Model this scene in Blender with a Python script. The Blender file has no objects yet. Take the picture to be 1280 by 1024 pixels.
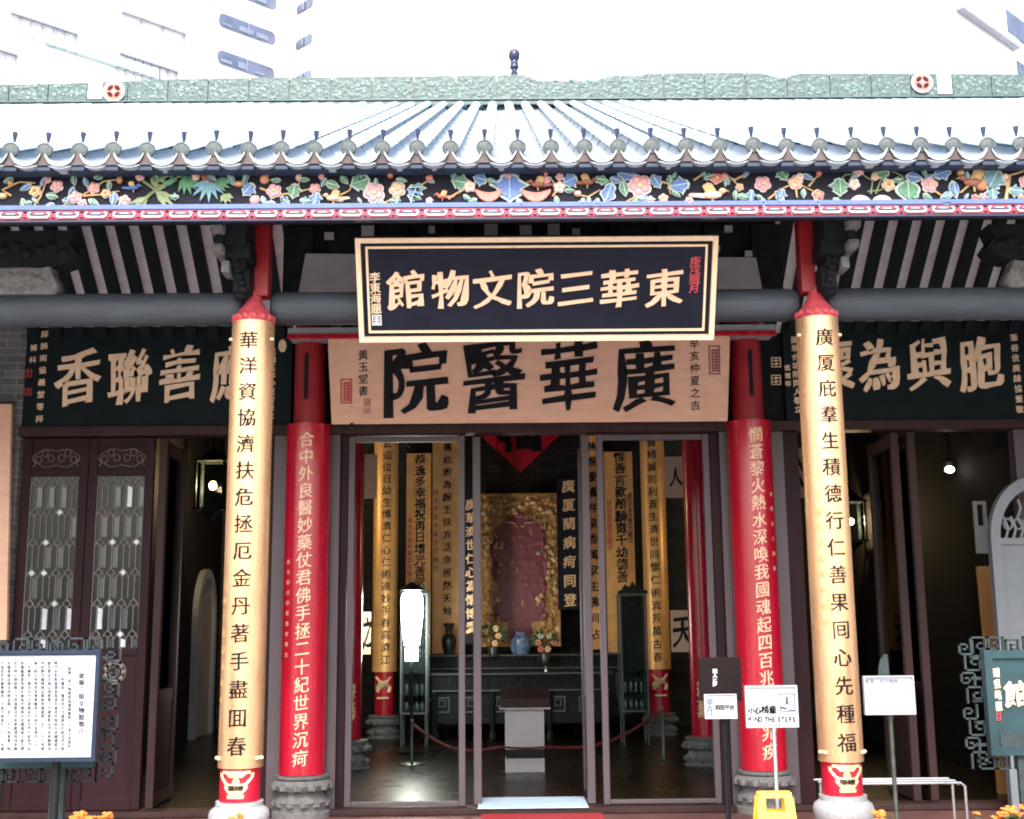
import bpy, bmesh, math, random
from mathutils import Vector, Matrix, noise
R_ = math.radians
PI = math.pi
random.seed(7)
SC = bpy.context.scene
COL = SC.collection

# ------------------------------------------------------------------ camera, sky, sun, exposure
CAM = Vector((-.25, -8.8, 1.7)); PITCH, YAW, ROLL, FPX = R_(10.19), R_(.43), R_(-.53), 1500.
FW = Vector((math.sin(YAW)*math.cos(PITCH), math.cos(YAW)*math.cos(PITCH), math.sin(PITCH)))
_rt = Vector((math.cos(YAW), -math.sin(YAW), 0)); _up = _rt.cross(FW)
RT = _rt*math.cos(ROLL) + _up*math.sin(ROLL); UP = -_rt*math.sin(ROLL) + _up*math.cos(ROLL)
cam = bpy.data.cameras.new('camera'); camo = bpy.data.objects.new('camera', cam); COL.objects.link(camo)
cam.sensor_width = 36; cam.lens = FPX/1280*36; cam.clip_end = 2000; cam.clip_start = .05
m = Matrix((RT, UP, -FW)).transposed().to_4x4(); m.translation = CAM; camo.matrix_world = m
SC.camera = camo

SUN_EL, SUN_AZ = 48, 184      # azimuth clockwise from +Y: behind the photographer
w = bpy.data.worlds.new('World'); SC.world = w; w.use_nodes = True
nt = w.node_tree; bg = nt.nodes['Background']
sky = nt.nodes.new('ShaderNodeTexSky'); sky.sky_type = 'NISHITA'; sky.sun_disc = False
sky.sun_elevation = R_(SUN_EL); sky.sun_rotation = R_(SUN_AZ); sky.dust_density = 4; sky.air_density = 1.2
hs = nt.nodes.new('ShaderNodeHueSaturation'); hs.inputs['Saturation'].default_value = .72; hs.inputs['Value'].default_value = 1.15
nt.links.new(sky.outputs[0], hs.inputs['Color']); nt.links.new(hs.outputs[0], bg.inputs[0]); bg.inputs[1].default_value = .15
sl = bpy.data.lights.new('sun', 'SUN'); sl.energy = 1.15; sl.angle = R_(22); sl.color = (1, .97, .92)
so = bpy.data.objects.new('sun', sl); COL.objects.link(so)
az, el = R_(SUN_AZ), R_(SUN_EL)
sdir = Vector((math.sin(az)*math.cos(el), math.cos(az)*math.cos(el), math.sin(el)))
so.rotation_euler = sdir.to_track_quat('Z', 'Y').to_euler()
SC.view_settings.view_transform = 'Standard'; SC.view_settings.look = 'None'
SC.view_settings.exposure = 1.68; SC.view_settings.gamma = 1
SC.render.engine = 'CYCLES'
SC.cycles.filter_width = 1.9; SC.cycles.max_bounces = 8; SC.cycles.transparent_max_bounces = 16

def ray(px, py):
    return FW + RT*((px-640)/FPX) - UP*((py-512)/FPX)
def at(px, py, Y):
    d = ray(px, py); return CAM + d*((Y-CAM.y)/d.y)
def atplane(px, py, P, N):
    d = ray(px, py); return CAM + d*((P-CAM).dot(N)/d.dot(N))

# ------------------------------------------------------------------ materials
def mat(name, c, rough=.6, metal=0, var=.15, scale=6, bump=0, bscale=40, emit=0, spec=.5, c2=None, stretch=None, coat=0):
    m = bpy.data.materials.new(name); m.use_nodes = True
    n = m.node_tree.nodes; L = m.node_tree.links; p = n['Principled BSDF']
    p.inputs['Roughness'].default_value = rough; p.inputs['Metallic'].default_value = metal
    p.inputs['Specular IOR Level'].default_value = min(spec, .12) if max(c) < .07 and rough > .3 else spec
    if coat: p.inputs['Coat Weight'].default_value = coat; p.inputs['Coat Roughness'].default_value = .15
    tc = n.new('ShaderNodeTexCoord'); mp = n.new('ShaderNodeMapping'); L.new(tc.outputs['Object'], mp.inputs[0])
    if stretch: mp.inputs['Scale'].default_value = stretch
    tx = n.new('ShaderNodeTexNoise'); tx.inputs['Scale'].default_value = scale; tx.inputs['Detail'].default_value = 6; tx.inputs['Roughness'].default_value = .6
    L.new(mp.outputs[0], tx.inputs['Vector'])
    rp = n.new('ShaderNodeValToRGB'); rp.color_ramp.elements[0].position = .3; rp.color_ramp.elements[1].position = .72
    a = c2 if c2 else tuple(max(0, v*(1-var)) for v in c); b = c if c2 else tuple(min(1, v*(1+var)) for v in c)
    rp.color_ramp.elements[0].color = (*a, 1); rp.color_ramp.elements[1].color = (*b, 1)
    L.new(tx.outputs[0], rp.inputs[0]); L.new(rp.outputs[0], p.inputs['Base Color'])
    mr = n.new('ShaderNodeMapRange'); mr.inputs['To Min'].default_value = max(.02, rough-.08); mr.inputs['To Max'].default_value = min(1, rough+.1)
    L.new(tx.outputs[0], mr.inputs[0]); L.new(mr.outputs[0], p.inputs['Roughness'])
    if bump:
        t2 = n.new('ShaderNodeTexNoise'); t2.inputs['Scale'].default_value = bscale; t2.inputs['Detail'].default_value = 4
        L.new(mp.outputs[0], t2.inputs['Vector'])
        bp = n.new('ShaderNodeBump'); bp.inputs['Strength'].default_value = bump; bp.inputs['Distance'].default_value = .02
        L.new(t2.outputs[0], bp.inputs['Height']); L.new(bp.outputs[0], p.inputs['Normal'])
    if emit:
        p.inputs['Emission Color'].default_value = (*c, 1); p.inputs['Emission Strength'].default_value = emit
    return m
def brick_mat(name, c1, c2, mortar, sx=.24, sz=.075):
    m = bpy.data.materials.new(name); m.use_nodes = True
    n = m.node_tree.nodes; L = m.node_tree.links; p = n['Principled BSDF']; p.inputs['Roughness'].default_value = .85; p.inputs['Specular IOR Level'].default_value = .1
    tc = n.new('ShaderNodeTexCoord'); sp = n.new('ShaderNodeSeparateXYZ'); L.new(tc.outputs['Object'], sp.inputs[0])
    ad = n.new('ShaderNodeMath'); ad.operation = 'ADD'; L.new(sp.outputs[0], ad.inputs[0]); L.new(sp.outputs[1], ad.inputs[1])
    cb = n.new('ShaderNodeCombineXYZ'); L.new(ad.outputs[0], cb.inputs[0]); L.new(sp.outputs[2], cb.inputs[1])
    b = n.new('ShaderNodeTexBrick'); b.inputs['Scale'].default_value = 1; b.inputs['Brick Width'].default_value = sx; b.inputs['Row Height'].default_value = sz
    b.inputs['Mortar Size'].default_value = .006; b.inputs['Color1'].default_value = (*c1, 1); b.inputs['Color2'].default_value = (*c2, 1); b.inputs['Mortar'].default_value = (*mortar, 1)
    L.new(cb.outputs[0], b.inputs['Vector'])
    tx = n.new('ShaderNodeTexNoise'); tx.inputs['Scale'].default_value = 5; tx.inputs['Detail'].default_value = 5; L.new(tc.outputs['Object'], tx.inputs['Vector'])
    mx = n.new('ShaderNodeMix'); mx.data_type = 'RGBA'; mx.blend_type = 'MULTIPLY'; mx.inputs[0].default_value = .6
    L.new(b.outputs[0], mx.inputs[6]); L.new(tx.outputs[0], mx.inputs[7]); L.new(mx.outputs[2], p.inputs['Base Color'])
    bp = n.new('ShaderNodeBump'); bp.inputs['Strength'].default_value = .5; bp.inputs['Distance'].default_value = .01
    iv = n.new('ShaderNodeMath'); iv.operation = 'SUBTRACT'; iv.inputs[0].default_value = 1; L.new(b.outputs['Fac'], iv.inputs[1])
    L.new(iv.outputs[0], bp.inputs['Height']); L.new(bp.outputs[0], p.inputs['Normal'])
    return m
def glass_mat(name, tint=(.9, .95, .95), refl=1.0):
    m = bpy.data.materials.new(name); m.use_nodes = True
    n = m.node_tree.nodes; L = m.node_tree.links; n.clear()
    o = n.new('ShaderNodeOutputMaterial'); t = n.new('ShaderNodeBsdfTransparent'); g = n.new('ShaderNodeBsdfGlossy'); f = n.new('ShaderNodeFresnel'); x = n.new('ShaderNodeMixShader')
    t.inputs[0].default_value = (*tint, 1); g.inputs['Roughness'].default_value = .01; g.inputs['Color'].default_value = (.9*refl, .95*refl, refl, 1); f.inputs[0].default_value = 1.05
    L.new(f.outputs[0], x.inputs[0]); L.new(t.outputs[0], x.inputs[1]); L.new(g.outputs[0], x.inputs[2]); L.new(x.outputs[0], o.inputs[0])
    return m
M = {}
M['gold_board'] = mat('gold lacquer', (.82, .49, .27), .27, .6, .12, 7, .12, 60, c2=(.62, .37, .2), stretch=(2, 2, .35))
M['gold_old'] = mat('old gold lacquer', (.84, .42, .15), .38, .25, .22, 4, .1, 60)
M['gold_leaf'] = mat('gold leaf', (.78, .55, .30), .42, .25, .12, 20, .1, 120)
M['cream_gold'] = mat('pale gold paint', (.90, .66, .44), .5, .1, .1, 15)
M['carved_gold'] = mat('carved gilt wood', (.72, .42, .13), .38, .35, .1, 34, .3, 60, c2=(.16, .06, .02))
M['red'] = mat('red lacquer', (.53, .007, .032), .26, 0, .12, 5, .05, 30, c2=(.38, .006, .022), stretch=(1.5, 1.5, .3), coat=.35)
M['red_dark'] = mat('dark red lacquer', (.3, .012, .018), .4, 0, .2, 4)
M['red_pink'] = mat('faded red paint', (.55, .07, .09), .5, 0, .25, 9, .1)
M['ink'] = mat('black ink lacquer', (.008, .007, .010), .5, 0, .2, 20, spec=.15)
M['black_board'] = mat('black lacquer board', (.011, .012, .024), .45, 0, .25, 3, .03, 60, spec=.25)
M['green_black'] = mat('green black lacquer', (.009, .015, .018), .6, 0, .3, 3, .05, spec=.2)
M['wood_plaque'] = mat('weathered pale wood', (.82, .52, .37), .6, 0, .1, 5, .08, 60, c2=(.68, .40, .27), stretch=(.8, 1, 3))
M['beam'] = mat('dark slate beam', (.065, .078, .095), .6, 0, .3, 4, .35, 22, c2=(.03, .037, .05), stretch=(.35, 1.5, 1.5))
M['dark_wood'] = mat('dark carved wood', (.013, .015, .017), .7, 0, .3, 8, .3, 40, spec=.2)
M['brown_wood'] = mat('dark brown wood', (.04, .022, .022), .5, 0, .25, 4, .1, 50, stretch=(1, 1, .25))
M['maroon'] = mat('dark maroon wood', (.024, .009, .012), .5, 0, .3, 3, .06, 40, stretch=(1, 1, .25), spec=.3)
M['frame_grey'] = mat('grey lavender paint', (.075, .056, .066), .5, 0, .12, 5, .03)
M['plaster'] = mat('grey plaster', (.72, .71, .74), .9, 0, .14, 8, .1)
M['panel_grey'] = mat('grey boarding', (.32, .31, .33), .8, 0, .12, 6, .08)
M['grey_carving'] = mat('grey carved stone', (.17, .165, .165), .85, 0, .3, 22, .8, 30)
M['stone'] = mat('pale granite', (.33, .33, .34), .8, 0, .2, 60, .15, 90)
M['stone_dark'] = mat('weathered granite', (.15, .145, .145), .85, 0, .3, 25, .3, 40)
M['brick'] = brick_mat('grey brick', (.22, .22, .23), (.12, .125, .13), (.32, .32, .33))
M['brick_side'] = brick_mat('unlit brick', (.009, .0085, .0085), (.006, .006, .0065), (.003, .003, .004))  # near-black brick copy; the side walls' shade is put into its colour
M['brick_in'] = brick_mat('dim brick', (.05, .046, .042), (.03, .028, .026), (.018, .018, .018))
M['tile'] = mat('pale glazed tile', (.47, .63, .71), .25, 0, .12, 7, .08, 20, coat=.4)
M['pan'] = mat('pale pan tile', (.24, .29, .36), .45, 0, .25, 5, .1, 20)
M['pan_rim'] = mat('pan tile rim', (.40, .46, .52), .4, 0, .1, 8)
M['cap'] = mat('grey green glazed cap', (.065, .08, .082), .55, 0, .3, 30, .5, 60)
M['nail'] = mat('blue black glaze', (.012, .02, .06), .3, 0, .2, 9)
M['mortar'] = mat('brown mortar', (.10, .08, .08), .9, 0, .2, 12, .2)
M['eave_blue'] = mat('dark blue eave board', (.02, .035, .07), .6, 0, .4, 6)
M['ridge'] = mat('green glazed ridge tile', (.068, .118, .114), .4, 0, .1, 16, .9, 14, c2=(.03, .06, .062))
M['ridge_light'] = mat('pale ridge relief', (.115, .175, .17), .4, 0, .2, 18, .3)
M['ridge_line'] = mat('dark glaze', (.05, .09, .10), .35, 0, .2, 8)
M['white'] = mat('white paint', (.8, .8, .82), .5, 0, .04, 4)
M['white_gloss'] = mat('white card', (.46, .48, .53), .4, 0, .03, 4)
M['concrete'] = mat('white tower paint', (.86, .86, .88), .8, 0, .04, .5)
M['win'] = mat('tower window glass', (.085, .105, .17), .15, 0, .35, .8)
M['win2'] = mat('tower blind', (.15, .17, .24), .6, 0, .2, 1)
M['railing'] = mat('grey railing', (.3, .31, .36), .5)
M['cyan_line'] = mat('pale cyan ledge', (.42, .6, .64), .5)
M['frieze'] = mat('frieze black', (.012, .012, .02), .55, 0, .3, 8)
M['blue_strip'] = mat('blue strip', (.08, .13, .36), .5, 0, .15, 12)
M['red_strip'] = mat('fret red', (.36, .03, .065), .5, 0, .15, 14)
M['blue'] = mat('carving blue', (.10, .20, .48), .5, 0, .3, 30, c2=(.06, .11, .3))
M['teal'] = mat('carving teal', (.10, .22, .26), .5, 0, .3, 30)
M['green'] = mat('carving green', (.07, .2, .10), .5, 0, .35, 30)
M['olive'] = mat('carving olive', (.16, .2, .09), .5, 0, .3, 30)
M['pale_edge'] = mat('carving pale edge', (.42, .52, .47), .5, 0, .15, 30)
M['pink'] = mat('carving pink', (.66, .30, .33), .5, 0, .25, 40)
M['peach'] = mat('carving peach', (.68, .42, .30), .5, 0, .25, 40)
M['orange'] = mat('carving orange', (.52, .23, .12), .5, 0, .25, 40)
M['coral'] = mat('carving coral', (.58, .17, .13), .5, 0, .25, 40)
M['yellow'] = mat('carving yellow', (.58, .45, .22), .5, 0, .2, 40)
M['tan'] = mat('carving tan branch', (.48, .3, .13), .6, 0, .3, 30)
M['rust'] = mat('carving rust', (.25, .09, .05), .5, 0, .25, 40)
M['petal_rim'] = mat('carving petal rim', (.8, .6, .55), .5, 0, .1, 40)
M['glass'] = glass_mat('clear glass')
M['lead'] = mat('lead came', (.21, .18, .165), .5, .2, .2, 20)
def pane_mat():
    m = mat('leaded pane', (.02, .032, .036), .12, 0, .9, 2.3, 0, c2=(.006, .01, .012), spec=.2); return m
M['pane'] = pane_mat()
M['pane_light'] = mat('bright leaded pane', (.55, .6, .68), .15, 0, .3, 4)
M['pane_mid'] = mat('milky leaded pane', (.03, .05, .062), .12, 0, .4, 3)
M['lantern'] = mat('lit lantern paper', (1, .78, .5), .6, emit=1.2)
M['glow_white'] = mat('glowing white stand-in', (1, .93, .82), .6, emit=22, var=0)  # glow of the added white form, raised to brighten the hall boards
M['bulb'] = mat('lit bulb', (1, .62, .3), .5, emit=700, var=0)
M['spot_lens'] = mat('lit spot lens', (1, .9, .8), .5, emit=12, var=0)
M['yellow_plastic'] = mat('yellow plastic', (.85, .55, .05), .4, 0, .06, 5)
M['steel'] = mat('brushed steel', (.55, .55, .57), .3, .9, .1, 30)
M['black_metal'] = mat('black metal', (.015, .016, .018), .4, .3, .2, 10)
M['navy'] = mat('navy frame', (.018, .028, .05), .4, 0, .2, 6)
M['teal_board'] = mat('dark teal board', (.025, .05, .058), .35, 0, .25, 3, .05)
M['fret'] = mat('grey teal fretwork', (.034, .046, .05), .55, 0, .35, 12, .2)
M['seal_red'] = mat('seal red', (.5, .05, .06), .6, 0, .2, 30)
M['seal_faded'] = mat('faded seal', (.45, .2, .15), .6, 0, .2, 30)
M['ink_grey'] = mat('printed ink', (.12, .12, .15), .7)
M['blue_ink'] = mat('blue print', (.05, .12, .4), .6)
M['altar'] = mat('altar black wood', (.009, .012, .012), .4, 0, .4, 10, .5, 30)
M['altar_edge'] = mat('worn altar edge', (.055, .072, .07), .4, 0, .3, 10)
M['plum_dark'] = mat('dark plum glaze', (.05, .008, .012), .5)
M['plum'] = mat('plum lacquer', (.25, .05, .07), .4, 0, .25, 6)
M['floor'] = mat('polished dark floor', (.010, .006, .004), .28, 0, .4, 3, spec=.22)
M['porch'] = mat('red brown paving', (.12, .055, .05), .5, 0, .3, 4, .1)
M['ground'] = mat('grey paving', (.34, .33, .32), .8, 0, .15, 2, .1)
M['carpet'] = mat('red carpet', (.3, .012, .02), .95, 0, .1, 40, .3, 200)
M['mat_blue'] = mat('pale blue mat', (.45, .6, .75), .8, 0, .1, 12, .2, 60)
M['lectern'] = mat('grey laminate', (.42, .4, .42), .5, 0, .05, 4)
M['dark_sign'] = mat('dark sign wood', (.012, .007, .008), .6)
M['rope'] = mat('red rope', (.12, .01, .012), .8)
M['bronze'] = mat('dark bronze', (.06, .07, .06), .35, .5, .4, 12)
M['porcelain'] = mat('blue porcelain', (.15, .22, .4), .15, 0, .6, 12)
M['arch'] = mat('pale grey arch', (.15, .17, .19), .6, 0, .1, 3, .05)
M['leaf'] = mat('plant leaf', (.04, .09, .03), .55, 0, .35, 20)
M['petal'] = mat('orange petal', (.85, .28, .04), .6, 0, .2, 40, c2=(.75, .16, .03))
M['pot'] = mat('terracotta pot', (.3, .13, .08), .8, 0, .2, 10)
M['plank'] = mat('orange wood', (.35, .17, .05), .5, 0, .2, 5, stretch=(1, 1, .2))

# ------------------------------------------------------------------ object helpers
WL = {}
def thing(name, label, cat, loc=(0, 0, 0), group=None):
    o = bpy.data.objects.new(name, None); COL.objects.link(o); o.location = loc; o.empty_display_size = .2
    o['label'] = label; o['category'] = cat
    if group: o['group'] = group
    WL[o.name] = Vector(loc); return o
def obj(name, bm, mats, parent=None, smooth=False, label=None):
    """a bmesh in world coordinates becomes one mesh object, a part when it has a parent"""
    me = bpy.data.meshes.new(name); bmesh.ops.recalc_face_normals(bm, faces=bm.faces[:])
    bm.to_mesh(me); bm.free()
    for k in (mats if isinstance(mats, (list, tuple)) else [mats]): me.materials.append(M[k])
    if smooth:
        for p in me.polygons: p.use_smooth = True
        try: me.set_sharp_from_angle(angle=R_(40))
        except Exception: pass
    o = bpy.data.objects.new(name, me); COL.objects.link(o)
    if parent:
        o.parent = parent
        if parent.name in WL: o.matrix_parent_inverse = Matrix.Translation(-WL[parent.name])
    if label: o['label'] = label
    return o
def tag(o, label, cat, group=None):
    o['label'] = label; o['category'] = cat
    if group: o['group'] = group
    return o
def struct(name, bm, mt):
    o = obj(name, bm, mt); o['kind'] = 'structure'; return o
def dup(root, d, label=None):
    r = root.copy(); COL.objects.link(r); r.location = root.location + Vector(d)
    if label: r['label'] = label
    for ch in list(root.children):
        c = ch.copy(); COL.objects.link(c); c.parent = r; c.matrix_parent_inverse = ch.matrix_parent_inverse.copy()
        for g in list(ch.children):
            q = g.copy(); COL.objects.link(q); q.parent = c
    return r
def dup_part(o, d, parent):
    """copy of a part (and its sub-parts) shifted by d"""
    c = o.copy(); COL.objects.link(c); c.parent = parent; c.matrix_parent_inverse = o.matrix_parent_inverse.copy(); c.location = o.location + Vector(d)
    for g in o.children:
        q = g.copy(); COL.objects.link(q); q.parent = c
    return c
NB = bmesh.new
def face(bm, pts, mi=0):
    f = bm.faces.new([bm.verts.new(p) for p in pts]); f.material_index = mi; return f
def box(bm, x0, x1, y0, y1, z0, z1, bev=0, mi=0):
    r = bmesh.ops.create_cube(bm, size=1)
    v = r['verts']
    for q in v:
        q.co = Vector((x0+(x1-x0)*(q.co.x+.5), y0+(y1-y0)*(q.co.y+.5), z0+(z1-z0)*(q.co.z+.5)))
    fs = list({f for q in v for f in q.link_faces})
    for f in fs: f.material_index = mi
    if bev:
        es = list({e for q in v for e in q.link_edges})
        rr = bmesh.ops.bevel(bm, geom=es, offset=bev, segments=2, affect='EDGES', profile=.6)
        for f in rr['faces']: f.material_index = mi
def lathe(bm, cx, cy, prof, seg=28, mi=0, sx=1, sy=1):
    rings = []
    for r, z in prof:
        rings.append([bm.verts.new((cx+sx*r*math.cos(2*PI*k/seg), cy+sy*r*math.sin(2*PI*k/seg), z)) for k in range(seg)])
    for a, b in zip(rings, rings[1:]):
        for k in range(seg):
            f = bm.faces.new((a[k], a[(k+1) % seg], b[(k+1) % seg], b[k])); f.material_index = mi
    for rg in (rings[0], rings[-1]):
        f = bm.faces.new(rg); f.material_index = mi
def tube(bm, pts, r, seg=8, mi=0, taper=None):
    pts = [Vector(p) for p in pts]; rings = []
    for i, p in enumerate(pts):
        t = (pts[min(i+1, len(pts)-1)]-pts[max(i-1, 0)]).normalized()
        a = t.orthogonal().normalized() if i == 0 else (rings_a - t*rings_a.dot(t)).normalized()
        rings_a = a; b = t.cross(a)
        rr = r if taper is None else r*taper[i]
        rings.append([bm.verts.new(p + (a*math.cos(2*PI*k/seg)+b*math.sin(2*PI*k/seg))*rr) for k in range(seg)])
    for a, b in zip(rings, rings[1:]):
        for k in range(seg):
            f = bm.faces.new((a[k], a[(k+1) % seg], b[(k+1) % seg], b[k])); f.material_index = mi
    for rg in (rings[0], rings[-1]):
        f = bm.faces.new(rg); f.material_index = mi
def prism(bm, poly, fn, d0, d1, mi=0):
    """poly in 2-D, fn(u, v, d) -> 3-D; d is depth"""
    a = [bm.verts.new(fn(u, v, d0)) for u, v in poly]; b = [bm.verts.new(fn(u, v, d1)) for u, v in poly]
    n = len(poly)
    fs = [bm.faces.new(a), bm.faces.new(b[::-1])] + [bm.faces.new((a[k], b[k], b[(k+1) % n], a[(k+1) % n])) for k in range(n)]
    for f in fs: f.material_index = mi
    return fs
XZ = lambda y0: (lambda u, v, d: (u, y0+d, v))
def ell(bm, c, r, mi=0, sub=2):
    q = bmesh.ops.create_icosphere(bm, subdivisions=sub, radius=1)
    for v in q['verts']: v.co = Vector((c[0]+v.co.x*r[0], c[1]+v.co.y*r[1], c[2]+v.co.z*r[2]))
    for f in {f for v in q['verts'] for f in v.link_faces}: f.material_index = mi

# ------------------------------------------------------------------ writing
_cu = bpy.data.curves.new('writing', 'FONT'); _to = bpy.data.objects.new('writing', _cu); COL.objects.link(_to)
_cu.resolution_u = 3
_dg = bpy.context.evaluated_depsgraph_get()
_gc = {}
def glyph(ch):
    if ch in _gc: return _gc[ch]
    _cu.body = ch; _dg.update()
    me = bpy.data.meshes.new_from_object(_to.evaluated_get(_dg))
    v = [(p.co.x, p.co.y) for p in me.vertices]; f = [tuple(p.vertices) for p in me.polygons]
    bpy.data.meshes.remove(me)
    cnt = {}
    for t in f:
        for a, b in zip(t, t[1:]+t[:1]): cnt[(a, b)] = 1
    nr = [[0., 0.] for _ in v]
    for (a, b) in cnt:
        if (b, a) in cnt: continue
        dx, dy = v[b][0]-v[a][0], v[b][1]-v[a][1]; l = math.hypot(dx, dy) or 1
        for k in (a, b): nr[k][0] += dy/l; nr[k][1] -= dx/l
    if ord(ch) < 128:
        cx = (min(p[0] for p in v)+max(p[0] for p in v))/2; v = [(p[0]-cx+.5, p[1]) for p in v]
    # faces may wind either way: check against signed area
    ar = sum((v[t[1]][0]-v[t[0]][0])*(v[t[2]][1]-v[t[0]][1])-(v[t[2]][0]-v[t[0]][0])*(v[t[1]][1]-v[t[0]][1]) for t in f)
    s = 1 if ar > 0 else -1
    nr = [((s*a/(math.hypot(a, b) or 1)), (s*b/(math.hypot(a, b) or 1))) for a, b in nr]
    _gc[ch] = (v, f, nr); return _gc[ch]
def brush(ch, wx, wy, shear=.08, wob=.016, seed=0):
    """printed outline turned into a brush stroke: heavier, tilted up to the right, uneven edge"""
    v, f, nr = glyph(ch); out = []
    for (x, y), (a, b) in zip(v, nr):
        n1 = noise.noise((x*4+seed, y*4, seed*1.7)); n2 = noise.noise((x*3, y*3+seed, 5+seed))
        k = 1+2.0*n1
        out.append((x-.5+a*wx*k+n2*wob, y-.36+b*wy*k+shear*(x-.5)+noise.noise((x*3+9, y*3+seed, 2))*wob))
    return out, f
def write(name, items, fn, mt, parent, wx=.02, wy=.012, shear=.08, wob=.016, thick=0, cuts=0, off=.004):
    """items: (character, u, v, width, height); fn(u, v, d) maps the board to 3-D; one mesh for one inscription"""
    bm = NB()
    vs = []; fs = []
    for i, (ch, u, v, sw, sh) in enumerate(items):
        if ch == ' ': continue
        pv, pf = brush(ch, wx, wy, shear, wob, i*3.1)
        b = bmesh.new(); vv = [b.verts.new((x*sw+u, y*sh+v, 0)) for x, y in pv]
        for t in pf:
            try: b.faces.new([vv[k] for k in t])
            except ValueError: pass
        if cuts:
            for k in range(1, cuts):
                x = u-sw*.55+sw*1.1*k/cuts
                bmesh.ops.bisect_plane(b, geom=b.verts[:]+b.edges[:]+b.faces[:], plane_co=(x, 0, 0), plane_no=(1, 0, 0))
        n0 = len(vs); b.verts.index_update()
        vs += [q.co.copy() for q in b.verts]; fs += [[n0+q.index for q in f.verts] for f in b.faces]
        b.free()
    vv = [bm.verts.new(fn(p.x, p.y, off+thick)) for p in vs]
    for f in fs:
        try: bm.faces.new([vv[k] for k in f])
        except ValueError: pass
    if thick:
        low = [bm.verts.new(fn(p.x, p.y, off*.3)) for p in vs]
        bm.verts.index_update()
        for e in [e for e in bm.edges if len(e.link_faces) == 1]:
            a, b_ = e.verts
            try: bm.faces.new((a, b_, low[b_.index], low[a.index]))
            except Exception: pass
    return obj(name, bm, mt, parent)
def column_text(s, u, v0, v1, sw, sh=None):
    n = len(s); st = (v1-v0)/max(1, n-1) if n > 1 else 0
    return [(c, u, v0+st*i, sw, sh or sw) for i, c in enumerate(s)]
def flat(P, U, V, N):
    P, U, V, N = map(Vector, (P, U, V, N))
    return lambda u, v, d: P+U*u+V*v+N*d
def front(Y):                      # board facing the viewer at depth Y: u = world x, v = world z
    return lambda u, v, d: Vector((u, Y-d, v))
def px_items(lst, Y):
    """characters placed at photo pixels on a board at depth Y: (ch, px, py, w px, h px)"""
    o = []
    for ch, x, y, a, b in lst:
        p = at(x, y, Y); k = (at(x+50, y, Y).x-at(x-50, y, Y).x)/100; o.append((ch, p.x, p.z, a*k, b*k))
    return o
def wrap(cx, cy, r):               # board curved round a column: u along the arc, v height
    return lambda u, v, d: Vector((cx+(r+d)*math.sin(u/r), cy-(r+d)*math.cos(u/r), v))
def seal(name, px, py, wpx, hpx, Y, mt, parent, hollow=True):
    p = at(px, py, Y); k = (at(px+50, py, Y).x-at(px-50, py, Y).x)/100; a, b = wpx*k/2, hpx*k/2; t = min(a, b)*.16; bm = NB()
    def bar(x0, x1, z0, z1): box(bm, p.x+x0, p.x+x1, Y-.006, Y-.001, p.z+z0, p.z+z1)
    bar(-a, a, b-t, b); bar(-a, a, -b, -b+t); bar(-a, -a+t, -b+t, b-t); bar(a-t, a, -b+t, b-t)
    n = max(1, round(b/a))*2
    for i in range(n):
        z = -b+2*t+(2*b-4*t)*(i+.5)/n; bar(-a+2*t, -t*.4, z-t*.7, z+t*.5); bar(t*.4, a-2*t, z-t*.4, z+t*.8)
    bar(-t*.6, t*.6, -b+1.6*t, b-1.6*t)
    return obj(name, bm, mt, parent)

# ================================================================== GROUND
bm = NB(); box(bm, -150, 150, -60, -2.2, -.6, -.16); struct('ground', bm, 'ground')
bm = NB(); face(bm, [(-150, -2.2, -.3), (150, -2.2, -.3), (150, 300, -.3), (-150, 300, -.3)]); struct('ground_behind', bm, 'ground')
bm = NB(); box(bm, -7.8, 7.8, -2.2, 2.62, -.3, 0, .01); struct('porch_floor', bm, 'porch')
bm = NB(); box(bm, -5.05, 5.05, 2.9, 12, -.2, .045); struct('hall_floor', bm, 'floor')
bm = NB(); box(bm, -.48, .62, .2, 2.6, .001, .012); tag(obj('carpet', bm, 'carpet'), 'red carpet strip laid on the porch floor before the open doorway', 'carpet')

# ================================================================== TEMPLE HALL
T = thing('temple_hall', 'grey brick temple hall with glazed tile roof, painted eave frieze and open porch', 'temple', (0, 2.7, 0))
# ---- walls
for s in (-1, 1):
    bm = NB(); box(bm, min(s*4.93, s*7.8), max(s*4.93, s*7.8), 2.72, 3.1, 0, 4.9); obj('front_wall', bm, 'brick', T)
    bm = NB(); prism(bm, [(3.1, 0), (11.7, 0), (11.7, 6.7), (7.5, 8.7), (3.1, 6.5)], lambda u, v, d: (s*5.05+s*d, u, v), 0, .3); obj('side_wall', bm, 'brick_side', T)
for s in (-1, 1):
    bm = NB(); box(bm, min(s*6.2, s*6.55), max(s*6.2, s*6.55), -.3, 2.719, .001, 4.78); obj('side_light_blocker', bm, 'brick', T)  # out-of-view walls added to cut side light into the porch
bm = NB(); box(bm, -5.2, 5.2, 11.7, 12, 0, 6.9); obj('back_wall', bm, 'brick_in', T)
bm = NB(); box(bm, -4.93, 4.93, 2.84, 3.05, 3.63, 5.1); obj('upper_wall', bm, 'dark_wood', T)
bm = NB(); box(bm, -4.93, 4.93, 2.66, 2.86, 3.535, 3.63, .008); obj('door_lintel', bm, 'brown_wood', T)
bm = NB(); box(bm, -4.93, 4.93, 2.64, 2.9, 0, .05, .006); obj('threshold', bm, 'brown_wood', T)
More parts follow.
